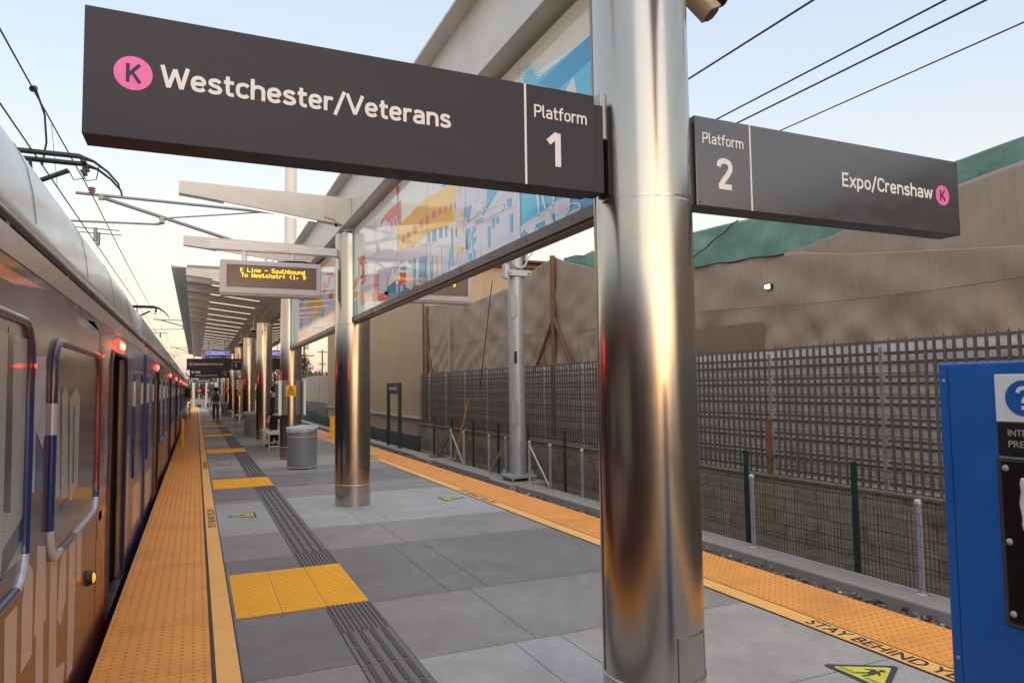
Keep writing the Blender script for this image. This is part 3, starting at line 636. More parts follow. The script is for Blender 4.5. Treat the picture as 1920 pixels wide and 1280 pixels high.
# mural and wrap outlines, metres along the panel (y, z)
MURAL_A= [('cream',1,[(4.845,3.8),(3.194,3.8),(3.21,3.489),(4.59,3.739),(5.387,3.784)]),('lav',1,[(5.531,3.352),(3.221,3.211),(3.25,2.585),(4.887,2.585),(5.417,2.585),(5.513,2.961)]),('sky',2,[(4.232,2.944),(3.213,2.765),(3.223,2.585),(4.216,2.655)]),('sky',2,[(4.164,3.568),(3.277,3.529),(3.23,3.512),(3.249,3.03),(4.171,3.356)]),('teal',2,[(3.926,3.52),(3.286,3.534),(3.239,3.517),(3.244,3.39),(3.668,3.372)]),('white',3,[(3.57,3.333),(3.466,3.379),(3.431,3.267)]),('sky',3,[(4.027,3.621),(3.968,3.491),(4.052,3.628)]),('sky',3,[(4.029,3.624),(3.903,3.485),(4.05,3.625)]),('sky',3,[(4.033,3.627),(3.856,3.494),(4.046,3.622)]),('sky',3,[(4.037,3.629),(3.83,3.518),(4.042,3.62)]),('sky',3,[(4.042,3.631),(3.829,3.555),(4.038,3.618)]),('sky',3,[(4.046,3.632),(3.852,3.6),(4.033,3.617)]),('sky',3,[(4.05,3.632),(3.898,3.648),(4.03,3.616)]),('sky',3,[(4.052,3.632),(3.961,3.695),(4.027,3.617)]),('sky',3,[(4.053,3.63),(4.036,3.734),(4.027,3.619)]),('sky',3,[(4.052,3.628),(4.113,3.762),(4.027,3.621)]),('sky',3,[(4.05,3.625),(4.184,3.773),(4.029,3.624)]),('sky',3,[(4.046,3.622),(4.239,3.766),(4.033,3.627)]),('sky',3,[(4.042,3.62),(4.269,3.74),(4.037,3.629)]),('sky',3,[(4.038,3.618),(4.27,3.7),(4.042,3.631)]),('sky',3,[(4.033,3.617),(4.242,3.651),(4.046,3.632)]),('sky',3,[(4.03,3.616),(4.19,3.599),(4.05,3.632)]),('sky',3,[(4.134,3.652),(3.95,3.587),(3.928,3.475),(4.164,3.568)]),('yel',2,[(7.4,3.32),(7.129,3.353),(6.989,3.359),(6.898,3.351),(6.765,3.382),(6.554,3.368),(6.473,3.39),(6.277,3.382),(6.164,3.387),(6.02,3.356),(5.916,3.356),(5.527,3.316),(5.5,3.164),(5.511,2.982),(5.992,3.022),(6.284,3.038),(6.439,3.023),(6.685,3.024),(7.04,2.991),(7.377,3.104)]),('mus',3,[(7.082,3.349),(6.854,3.341),(6.765,3.37),(6.575,3.367),(5.594,3.107),(5.55,3.001),(6.517,3.181),(7.226,3.322)]),('teal',3,[(5.915,3.378),(5.78,3.379),(5.619,3.351),(5.651,3.339),(5.781,3.353)]),('red',4,[(7.194,3.123),(7.194,3.17),(7.189,3.181),(7.175,3.189),(7.155,3.192),(7.131,3.189),(7.108,3.182),(7.088,3.171),(7.075,3.159),(7.07,3.146),(7.071,3.115)]),('red',4,[(6.997,3.129),(6.996,3.175),(6.991,3.186),(6.978,3.193),(6.959,3.196),(6.936,3.194),(6.914,3.187),(6.895,3.176),(6.883,3.164),(6.879,3.151),(6.879,3.121)]),('red',4,[(6.791,3.135),(6.79,3.187),(6.784,3.199),(6.768,3.208),(6.744,3.21),(6.716,3.207),(6.689,3.198),(6.666,3.186),(6.65,3.171),(6.645,3.156),(6.646,3.12)]),('red',4,[(6.55,3.145),(6.549,3.198),(6.544,3.211),(6.53,3.22),(6.508,3.224),(6.484,3.221),(6.459,3.213),(6.439,3.2),(6.425,3.185),(6.421,3.17),(6.422,3.132)]),('red',4,[(6.351,3.141),(6.35,3.195),(6.345,3.209),(6.331,3.218),(6.311,3.222),(6.288,3.22),(6.265,3.211),(6.245,3.199),(6.233,3.183),(6.228,3.168),(6.229,3.128)]),('red',4,[(6.155,3.144),(6.154,3.199),(6.148,3.213),(6.134,3.222),(6.112,3.226),(6.087,3.223),(6.063,3.214),(6.042,3.201),(6.029,3.185),(6.024,3.169),(6.025,3.128)]),('red',4,[(5.962,3.136),(5.961,3.182),(5.957,3.194),(5.946,3.202),(5.93,3.205),(5.912,3.203),(5.894,3.196),(5.879,3.185),(5.869,3.173),(5.865,3.159),(5.866,3.127)]),('red',4,[(5.796,3.12),(5.795,3.161),(5.792,3.171),(5.784,3.178),(5.772,3.181),(5.758,3.18),(5.745,3.174),(5.733,3.166),(5.726,3.155),(5.723,3.144),(5.724,3.116)]),('red',4,[(5.646,3.109),(5.645,3.148),(5.642,3.157),(5.636,3.165),(5.628,3.168),(5.617,3.168),(5.607,3.163),(5.599,3.155),(5.593,3.145),(5.592,3.135),(5.592,3.109)]),('red',4,[(6.824,2.975),(6.823,3.01),(6.819,3.017),(6.808,3.022),(6.791,3.024),(6.771,3.022),(6.751,3.016),(6.735,3.009),(6.724,2.999),(6.72,2.99),(6.72,2.971)]),('red',3,[(8.144,3.579),(7.74,3.6),(7.232,3.597),(7.216,3.32),(7.334,3.346),(7.393,3.478),(7.742,3.448),(7.955,3.551),(8.085,3.508)]),('red',3,[(7.43,3.781),(7.359,3.8),(7.279,3.741),(7.331,3.596),(7.371,3.605)]),('lav',4,[(7.955,3.551),(7.742,3.448),(7.393,3.475),(7.354,3.35),(7.743,3.282),(8.027,3.324)]),('red',5,[(7.66,3.443),(7.58,3.446),(7.58,3.372),(7.655,3.374)]),('red',5,[(7.501,3.449),(7.434,3.454),(7.425,3.365),(7.497,3.367)]),('peach',4,[(7.401,3.227),(7.301,3.194),(7.317,3.093),(7.387,3.106)]),('blue',4,[(6.153,3.034),(6.027,3.03),(6.029,2.925),(6.155,2.933)]),('blue',4,[(5.95,3.019),(5.855,3.01),(5.864,2.914),(5.952,2.927)]),('blue',4,[(5.772,2.997),(5.723,2.992),(5.732,2.899),(5.774,2.902)]),('blue',4,[(5.635,2.952),(5.573,2.934),(5.562,2.623),(5.599,2.609)]),('blue',4,[(6.284,3.044),(6.216,3.041),(6.218,2.945),(6.278,2.951)]),('blue',4,[(5.537,3.143),(5.501,3.142),(5.502,3.093),(5.538,3.1)]),('blue',4,[(5.312,3.038),(5.132,3.034),(5.189,2.94),(5.286,2.952)]),('yel',4,[(5.452,3.29),(5.379,3.267),(5.395,3.189),(5.439,3.19)]),('yel',4,[(5.37,3.031),(5.304,3.021),(5.317,2.87),(5.36,2.869)]),('red',5,[(5.512,2.926),(5.476,2.919),(5.484,2.839),(5.514,2.855)]),('deep',3,[(7.831,2.745),(7.482,2.764),(6.526,2.651),(5.798,2.585),(5.933,2.585),(6.528,2.585),(7.589,2.585),(8.333,2.634),(8.271,2.656),(7.749,2.594)]),('blue',4,[(6.582,2.956),(6.325,2.897),(6.33,2.611),(6.575,2.646)]),('blue',4,[(6.773,2.894),(6.679,2.878),(6.683,2.638),(6.768,2.65)]),('blue',4,[(6.972,2.897),(6.86,2.891),(6.774,2.845),(6.906,2.843)]),('blue',4,[(6.214,2.752),(6.141,2.751),(6.162,2.587),(6.217,2.595)]),('blue',4,[(8.355,3.344),(8.194,3.27),(8.195,3.111),(8.356,3.121)]),('blue',4,[(7.256,2.874),(7.042,2.852),(7.042,2.814),(7.256,2.845)]),('verm',4,[(8.458,3.022),(8.257,2.991),(8.24,2.727),(7.804,2.645),(7.722,2.585),(8.589,2.667),(8.655,2.765),(8.491,2.774)]),('verm',4,[(9.335,3.28),(8.894,3.214),(8.873,3.18),(9.001,3.193),(9.001,3.059),(8.894,3.043),(8.895,2.841),(9.11,2.869),(9.11,2.949),(9.297,2.974),(9.11,3.012),(9.335,3.077),(9.161,3.083),(9.162,3.211),(9.335,3.24)]),('verm',4,[(9.452,3.357),(9.001,3.314),(8.944,3.238),(9.297,3.249)]),('verm',4,[(7.281,2.826),(7.043,2.789),(7.045,2.658),(7.272,2.689)]),('verm',4,[(7.745,3.103),(7.637,3.084),(7.664,3.021),(7.729,3.032)]),('verm',4,[(7.542,2.973),(7.47,2.955),(7.481,2.883),(7.559,2.896)]),('verm',4,[(7.303,2.986),(7.11,2.971),(7.111,2.921),(7.279,2.949)]),('peach',4,[(9.373,2.887),(8.79,2.836),(8.722,2.713),(9.221,2.692)]),('peach',4,[(8.21,2.609),(7.75,2.585),(7.805,2.585),(8.181,2.585)]),('peach',4,[(9.452,3.242),(9.335,3.24),(9.297,3.039),(9.412,3.039)]),('blue',4,[(9.943,2.789),(9.451,2.799),(9.45,2.585),(9.941,2.585)]),('verm',5,[(9.859,3.069),(9.451,3.094),(9.483,2.984),(9.858,2.95)]),('verm',5,[(9.774,2.922),(9.451,2.914),(9.482,2.819),(9.774,2.838)]),('lil',5,[(8.79,3.027),(8.522,3.017),(7.801,2.961),(7.611,2.931),(7.747,2.815),(7.859,2.679),(7.916,2.721),(7.973,2.673),(8.06,2.733),(8.179,2.72),(8.245,2.96),(8.445,2.99),(8.472,2.764),(8.589,2.802),(8.655,2.78),(9.296,2.878),(9.221,2.948),(8.93,2.955)]),('lil',5,[(8.894,3.292),(7.744,3.172),(7.134,2.995),(7.231,2.921),(8.859,3.224)]),('lil',4,[(7.636,3.098),(6.362,2.95),(6.213,2.82),(7.135,2.931),(7.533,2.851)]),('lil',5,[(7.431,2.783),(7.331,2.775),(7.332,2.612),(7.423,2.611)]),('lil',5,[(7.258,2.68),(7.138,2.67),(7.139,2.613),(7.259,2.616)]),('lil',5,[(7.043,2.739),(6.776,2.712),(6.777,2.603),(7.045,2.626)]),('lil',5,[(6.649,2.681),(6.587,2.678),(6.588,2.601),(6.65,2.597)]),('yel',6,[(6.976,2.623),(6.756,2.6),(6.8,2.585),(6.843,2.585),(6.874,2.585)]),('yel',6,[(5.495,2.754),(5.32,2.732),(5.35,2.678),(5.422,2.711),(5.482,2.671)]),('yel',6,[(6.067,2.805),(6.014,2.796),(6.001,2.607),(6.036,2.612)]),('blue',6,[(5.847,2.595),(5.575,2.585),(5.865,2.585)]),('blue',6,[(6.424,2.787),(6.365,2.789),(6.368,2.639),(6.415,2.635)]),('lav',3,[(6.325,2.897),(4.932,2.761),(4.939,2.585),(5.369,2.585),(5.865,2.585),(6.293,2.585)]),('sky',5,[(5.48,2.752),(5.456,2.747),(5.477,2.629),(5.498,2.633)]),('sky',5,[(5.664,2.775),(5.627,2.774),(5.669,2.599),(5.7,2.599)]),('sky',5,[(6.158,2.81),(6.121,2.804),(6.137,2.585),(6.18,2.585)]),('sky2',4,[(4.803,3.08),(4.585,3.022),(4.615,3.001),(4.897,2.891),(4.896,2.94),(4.807,2.967)]),('sky2',4,[(5.265,3.047),(5.13,3.027),(5.204,2.923),(5.295,2.963)]),('sky2',4,[(5.047,2.882),(4.897,2.879),(4.915,2.847),(5.031,2.854)]),('sky2',4,[(5.224,2.845),(5.135,2.845),(5.137,2.776),(5.235,2.783)]),('sky2',4,[(5.109,2.842),(5.04,2.837),(5.05,2.802),(5.11,2.802)]),('sky2',4,[(5.226,2.768),(5.137,2.763),(5.139,2.694),(5.228,2.698)]),('sky2',4,[(5.102,2.756),(5.034,2.755),(5.052,2.709),(5.104,2.707)]),('sky2',4,[(4.71,2.825),(4.665,2.827),(4.667,2.757),(4.712,2.755)]),('sky2',4,[(4.635,2.82),(4.584,2.82),(4.593,2.77),(4.637,2.774)]),('sky2',4,[(4.395,2.788),(4.342,2.784),(4.352,2.657),(4.393,2.654)]),('sky2',4,[(4.439,2.904),(4.365,2.897),(4.367,2.836),(4.435,2.842)]),('sky2',4,[(4.804,2.781),(4.75,2.781),(4.755,2.623),(4.793,2.63)]),('sky2',4,[(4.764,2.585),(4.673,2.585),(4.528,2.585),(4.704,2.585)]),('sky2',4,[(5.105,2.675),(5.054,2.654),(5.056,2.585),(5.099,2.585)]),('sky2',4,[(5.211,2.657),(5.14,2.651),(5.126,2.585),(5.196,2.585)]),('lav',4,[(4.223,2.657),(3.84,2.684),(3.743,2.71),(3.631,2.702),(3.534,2.701),(3.537,2.618),(3.586,2.601),(3.608,2.585),(3.719,2.585),(3.695,2.626),(3.767,2.648),(3.74,2.585),(3.835,2.585),(3.848,2.632),(3.988,2.622),(4.012,2.586),(4.084,2.585),(4.119,2.614),(4.142,2.64),(4.221,2.592)]),('teal',5,[(4.205,2.616),(4.142,2.64),(4.119,2.608),(4.084,2.585),(4.007,2.585),(3.988,2.612),(3.931,2.625),(3.848,2.629),(3.835,2.585),(3.923,2.585),(4.062,2.585),(4.221,2.585)]),('teal',5,[(3.762,2.642),(3.695,2.631),(3.714,2.585),(3.74,2.585)]),('teal',3,[(3.534,2.701),(3.259,2.656),(3.264,2.585),(3.42,2.585),(3.417,2.607),(3.471,2.638),(3.537,2.631)]),('white',6,[(3.991,2.585),(3.971,2.603),(3.945,2.585),(3.921,2.585),(3.912,2.585)]),('lav',5,[(3.98,2.846),(3.935,2.829),(3.916,2.718),(3.95,2.736)]),('lav',5,[(3.902,2.815),(3.869,2.801),(3.829,2.687),(3.872,2.717)]),('lav',5,[(3.773,2.771),(3.69,2.755),(3.743,2.705)])]
MURAL_LINES= [[(5.233,2.853),(4.898,2.855),(4.49,2.844),(4.275,2.82)],[(5.222,2.915),(4.912,2.932),(4.489,2.889),(4.504,2.841)],[(5.242,2.848),(5.237,2.694)],[(5.121,2.848),(5.126,2.679)],[(5.244,2.778),(5.034,2.761)],[(4.216,2.655),(3.84,2.684),(3.702,2.695)],[(4.205,2.616),(4.142,2.64),(4.119,2.608),(4.084,2.59),(4.012,2.59),(3.988,2.627),(3.848,2.629)],[(3.848,2.629),(3.835,2.59)],[(4.233,2.917),(4.235,2.665)],[(3.537,2.631),(3.517,2.645),(3.471,2.638),(3.426,2.623),(3.409,2.596),(3.429,2.59)],[(3.969,2.838),(3.933,2.712),(3.94,2.673)],[(3.891,2.812),(3.85,2.702),(3.81,2.633),(3.822,2.59)],[(3.7,2.762),(3.766,2.672)],[(3.544,2.703),(3.537,2.618),(3.586,2.592),(3.608,2.59)],[(3.687,2.696),(3.704,2.59)],[(5.043,3.031),(4.992,3.049),(4.894,2.994),(4.798,2.994)],[(4.764,2.59),(4.688,2.59),(4.629,2.59),(4.556,2.59)],[(5.475,2.964),(5.244,2.953),(5.217,2.917),(4.952,2.943)],[(5.232,2.872),(5.24,2.59)],[(6.211,2.91),(6.217,2.595)],[(6.816,2.901),(6.82,2.682)],[(6.324,2.943),(5.994,2.913),(5.792,2.852)],[(5.893,2.828),(5.881,2.6)],[(7.583,3.075),(7.133,3.059),(6.685,3.012)],[(8.025,3.623),(7.742,3.448),(7.423,3.485)],[(8.929,3.236),(8.859,3.053),(9.297,2.942)],[(5.511,2.717),(5.425,2.59),(5.365,2.67)]]
MURAL_B= [('lil',2,[(15.848,3.63),(11.187,3.206),(11.182,2.855),(11.921,2.749),(14.809,2.852),(15.419,2.818),(16.104,3.309)]),('peach',2,[(15.807,2.762),(15.17,2.849),(13.609,2.754),(13.513,2.865),(12.672,2.874),(12.001,2.836),(11.845,2.9),(11.182,2.861),(11.176,2.585),(15.034,2.585),(15.93,2.585)]),('white',3,[(13.813,2.771),(13.415,2.886),(12.245,2.846),(11.998,2.649),(13.509,2.746)]),('mus',3,[(14.043,3.345),(12.68,3.183),(12.251,3.105),(12.415,2.987),(12.672,2.874),(13.513,2.895),(13.711,2.793),(13.867,2.836),(13.718,2.989),(13.129,2.947),(12.765,3.052),(13.929,3.102),(14.086,3.041),(14.304,3.062)]),('mus',3,[(12.433,3.736),(12.02,3.749),(11.193,3.61),(11.192,3.54)]),('white',3,[(12.264,3.694),(11.192,3.54),(11.19,3.414),(12.261,3.578)]),('deep',3,[(13.509,2.739),(13.123,2.736),(12.158,2.636),(12.24,2.622),(13.216,2.7)]),('blue',3,[(15.449,3.479),(15.013,3.461),(14.483,3.366),(15.19,3.299)]),('blue',3,[(15.179,3.048),(14.817,3.047),(14.868,2.841),(15.17,2.849)]),('blue',3,[(12.584,2.879),(12.248,2.996),(12.122,2.848),(12.244,2.792)]),('verm',4,[(11.976,3.527),(11.333,3.448),(11.296,3.373),(11.477,3.426),(11.935,3.488)]),('red',4,[(11.702,3.446),(11.44,3.407),(11.775,3.26),(11.931,3.281)]),('verm',4,[(12.255,3.324),(12.011,3.298),(12.129,3.185),(12.253,3.201)]),('verm',4,[(11.697,3.158),(11.364,3.141),(11.326,3.035),(11.544,3.023),(11.734,3.097)]),('red',4,[(12.216,3.414),(11.973,3.393),(12.011,3.291),(12.214,3.318)]),('blue',4,[(17.569,2.697),(16.068,2.585),(15.929,2.585),(16.779,2.585),(17.558,2.585)]),('sky',3,[(16.693,3.661),(16.188,3.601),(15.933,2.598),(16.788,2.65)]),('lav',3,[(12.261,3.578),(11.225,3.419),(11.222,3.205),(12.256,3.331)])]
WRAP_LOW= [[(2.921, 0.84), (3.108, 0.838), (3.125, 0.555), (3.07, 0.512), (2.951, 0.545)], [(3.186, 0.817), (3.258, 0.962), (3.371, 0.901), (3.398, 0.568), (3.199, 0.562)], [(3.442, 0.981), (3.622, 0.945), (3.678, 0.628), (3.619, 0.622), (3.653, 0.295), (3.484, 0.361), (3.462, 0.621), (3.42, 0.629)], [(3.734, 0.868), (3.91, 0.846), (3.96, 0.315), (4.216, 0.265), (4.173, 0.164), (3.772, 0.255)], [(4.0, 0.79), (4.172, 0.863), (4.186, 0.579), (4.056, 0.482), (3.953, 0.542), (3.966, 0.661)], [(4.256, 0.854), (4.461, 0.864), (4.49, 0.549), (4.478, 0.211), (4.458, 0.141), (4.276, 0.139), (4.261, 0.613)], [(4.493, 0.866), (4.682, 0.855), (4.705, 0.569), (4.534, 0.566)], [(2.601, 0.894), (2.839, 0.86), (2.878, 0.552), (2.63, 0.652)]]
WRAP_PANE= [[(3.71, 1.612), (3.836, 1.616), (3.9, 1.12), (3.785, 1.12)], [(3.894, 1.589), (3.98, 1.628), (4.063, 1.592), (4.125, 1.081), (3.934, 1.1)], [(4.118, 1.567), (4.333, 1.63), (4.46, 1.572), (4.448, 1.117), (4.213, 1.04), (4.165, 1.084)]]
WRAP_PANE_DARK= [[(4.24, 1.523), (4.277, 1.531), (4.316, 1.124), (4.26, 1.139)], [(3.944, 1.067), (4.13, 1.081), (4.324, 1.012), (3.925, 1.043)]]
WRAP_PANE_ONE= [[(2.829, 1.822), (2.9, 1.825), (2.935, 1.193), (2.837, 1.208)], [(2.853, 1.086), (3.141, 1.149), (3.151, 1.074), (2.823, 0.985)]]
WRAP_GAP= [[(3.217, 1.739), (3.516, 1.749), (3.537, 1.433), (3.49, 1.363), (3.352, 1.449), (3.355, 1.206), (3.26, 1.218)]]
WRAP_GAP_NAVY= [[(3.349, 1.403), (3.491, 1.356), (3.506, 1.324), (3.516, 1.185), (3.364, 1.211)]]

# ================================================================== CANOPY
CX = 2.0
COLS_Y = [2.87 + 7.07 * i for i in range(9)]
cxo = lambda y: CX
can = thing('platform_canopy', (2, 30, 3.84), 'pale steel canopy with spine beam and tapering arms over the platform', 'canopy')
MB().bbox(1.82, 2.18, -1.5, 60, 3.84, 3.868, .004).bbox(1.82, 2.18, -1.5, 60, 4.622, 4.65, .004).box(1.965, 2.035, -1.5, 60, 3.868, 4.622).build('beam', M_beam, can)
def arm(y, s):
    X = lambda x: CX - s * (CX - x)
    p = [(X(1.96), 3.875), (X(1.96), 4.275), (X(-.24), 4.295), (X(-.24), 4.135), (X(0.05), 4.105)]
    o = MB().prism([(x, y - .075, z) for x, z in p], (0, .15, 0)).build('arm', M_beam, can)
    a, b = X(.3), X(1.5); za = 4.105 - .25 * .1204 - .004; zb = 3.875 + .46 * .1204 - .004
    q = [(a, za), (b, zb), (b, zb - .012), (a, za - .012)]
    MB().prism([(x, y - .010, z) for x, z in q], (0, .02, 0)).build('light_strip', M_led, o)
    return o
ay = [y for y in [2.87 + 3.535 * i for i in range(5)]]
ay += [17.9 + 1.72 * i for i in range(24)]
for y in ay:
    arm(y, 1); arm(y, -1)
# ribbed roof deck and perforated edge screens, only over the covered half
M_deck = pm('deck_paint', (188, 186, 178), .5, var=.05)
M_scrn = pm('perforated_screen', (112, 128, 126), .45, .4, var=.15, scale=10)
mb = MB(); y = 17.5
for sgn in (1, -1):
    vs = []; n = int((59.2 - 17.5) / .16)
    for i in range(n):
        for p, e in ((0, 0), (.3, 0), (.4, .03), (.7, .03), (.8, 0)):
            for x, z in ((-.24, 4.30), (1.9, 4.285)): vs.append((CX - sgn * (CX - x), 17.5 + .16 * (i + p), z + e))
    mb.add(vs, [(2 * i, 2 * i + 1, 2 * i + 3, 2 * i + 2) for i in range(len(vs) // 2 - 1)], 0)
mb.build('roof', M_deck, can)
for sgn in (1, -1):
    mb = MB(); X = lambda x: CX - sgn * (CX - x)
    for k in range(9):
        x = -.55 + .038 * k; mb.box(min(X(x), X(x + .014)), max(X(x), X(x + .014)), 17.3, 59.3, 4.40 - .006 * k, 4.412 - .006 * k)
    y = 17.3
    while y < 59.3: mb.box(min(X(-.55), X(-.23)), max(X(-.55), X(-.23)), y, y + .03, 4.352, 4.358); y += .075
    for k in range(11): mb.box(min(X(-.23), X(1.8)), max(X(-.23), X(1.8)), 17.3 + .012 * k, 17.305 + .012 * k, 4.33, 4.42)
    mb.box(min(X(-.23), X(1.8)), max(X(-.23), X(1.8)), 17.44, 17.46, 4.32, 4.43)
    mb.build('edge_screen', M_scrn, can)

# ================================================================== STEEL COLUMNS
M_ss = pm('brushed_stainless', (188, 182, 172), .21, 1.0, var=.04, scale=1.2, rvar=.03, stretch=(1, 1, .25))
t, n, k, b = nodes_of(M_ss)
tcn = n('ShaderNodeTexCoord'); mp = n('ShaderNodeMapping'); mp.inputs['Scale'].default_value = (260, 260, 1.2); k(tcn.outputs['Object'], mp.inputs[0])
nz = n('ShaderNodeTexNoise'); nz.inputs['Scale'].default_value = 1; nz.inputs['Detail'].default_value = 3; k(mp.outputs[0], nz.inputs['Vector'])
n2 = n('ShaderNodeTexNoise'); n2.inputs['Scale'].default_value = 1.1; n2.inputs['Detail'].default_value = 2; k(tcn.outputs['Object'], n2.inputs['Vector'])
ma = n('ShaderNodeMath'); ma.operation = 'MULTIPLY_ADD'; ma.inputs[1].default_value = .045; k(nz.outputs[0], ma.inputs[0]); ma.inputs[2].default_value = 0
bp = n('ShaderNodeBump'); bp.inputs['Strength'].default_value = .07; bp.inputs['Distance'].default_value = .05; k(ma.outputs[0], bp.inputs['Height']); k(bp.outputs[0], b.inputs['Normal'])
sm = n('ShaderNodeTexNoise'); sm.inputs['Scale'].default_value = 4; sm.inputs['Detail'].default_value = 8; sm.inputs['Roughness'].default_value = .65; sm.inputs['Distortion'].default_value = .8; k(tcn.outputs['Object'], sm.inputs['Vector'])
sr = n('ShaderNodeMapRange'); sr.inputs['From Min'].default_value = .38; sr.inputs['From Max'].default_value = .72; sr.inputs['To Min'].default_value = .185; sr.inputs['To Max'].default_value = .235; k(sm.outputs[0], sr.inputs['Value']); k(sr.outputs[0], b.inputs['Roughness'])
M_ssd = pm('weld_line', (150, 144, 136), .35, 1.0, var=.05)
clab = {0: 'nearest large stainless steel column carrying the two platform signs', 1: 'stainless steel column under the near display boards, second from the camera',
        2: 'stainless steel column with yellow caution sticker behind the mesh litter bin', 3: 'stainless steel column behind the nearest metal bench',
        4: 'stainless steel column next to the far Westchester sign', 5: 'stainless steel column with red topped timetable and yellow sticker', 6: 'far stainless steel column just left of the timetable column',
        7: 'far thin steel column near the walking person', 8: 'farthest steel column at the canopy end'}
for i, y in enumerate(COLS_Y):
    kx = i
    c = (cxo(y), y); R0 = .239
    lab = clab.get(kx, 'stainless steel column behind the photographer along the platform')
    t = thing('steel_column', (c[0], y, 0), lab, 'column', 'stainless columns along the platform')
    zr = .28 if kx else .25
    MB().lathe(c, [(R0, 0), (R0, zr)], 96).build('base_sleeve', M_ss, t)
    MB().lathe(c, [(R0, zr + .012), (R0, 2.46), (R0, 2.469), (R0 - .0003, 2.471), (R0 - .0003, 2.475), (R0, 2.477), (R0, 2.486), (R0, 3.74), (R0, 3.755), (R0 - .02, 3.775), (.0, 3.776)], 128).build('shaft', M_ss, t)
    MB().lathe(c, [(R0 - .003, zr), (R0 + .004, zr + .001), (R0 + .004, zr + .011), (R0 - .003, zr + .012)], 72).build('ring', pm('ring_bright', (214, 208, 198), .3, 1.0, var=.03), t)
    MB().cyl((c[0], y, 3.776), (c[0], y, 3.84), .13, n=32).build('cap', M_beam, t)
    # vertical seam and small access cover
    a0 = R_(166)
    MB().box(c[0] + R0 * math.cos(a0) - .004, c[0] + R0 * math.cos(a0) + .004, y + R0 * math.sin(a0) - .003, y + R0 * math.sin(a0) + .004, zr + .02, 3.76).build('seam', M_ssd, t)
    if kx in (0, 1, 2):
        mb = MB(); A0, A1 = R_(262), R_(306); rr = R0 + .003
        aa = [A0 + (A1 - A0) * q / 12 for q in range(13)]
        vs = [(c[0] + rr * math.cos(a), y + rr * math.sin(a), z) for a in aa for z in (.275, .47)]
        mb.add(vs, [(2 * q, 2 * q + 2, 2 * q + 3, 2 * q + 1) for q in range(12)], 0, True)
        for z in (.275, .47): mb.tube([(c[0] + rr * math.cos(a), y + rr * math.sin(a), z) for a in aa], .0022, 5, 1)
        for a in (A0, A1): mb.tube([(c[0] + rr * math.cos(a), y + rr * math.sin(a), .275), (c[0] + rr * math.cos(a), y + rr * math.sin(a), .47)], .0022, 5, 1)
        mb.build('access_cover', [M_ss, M_ssd], t)

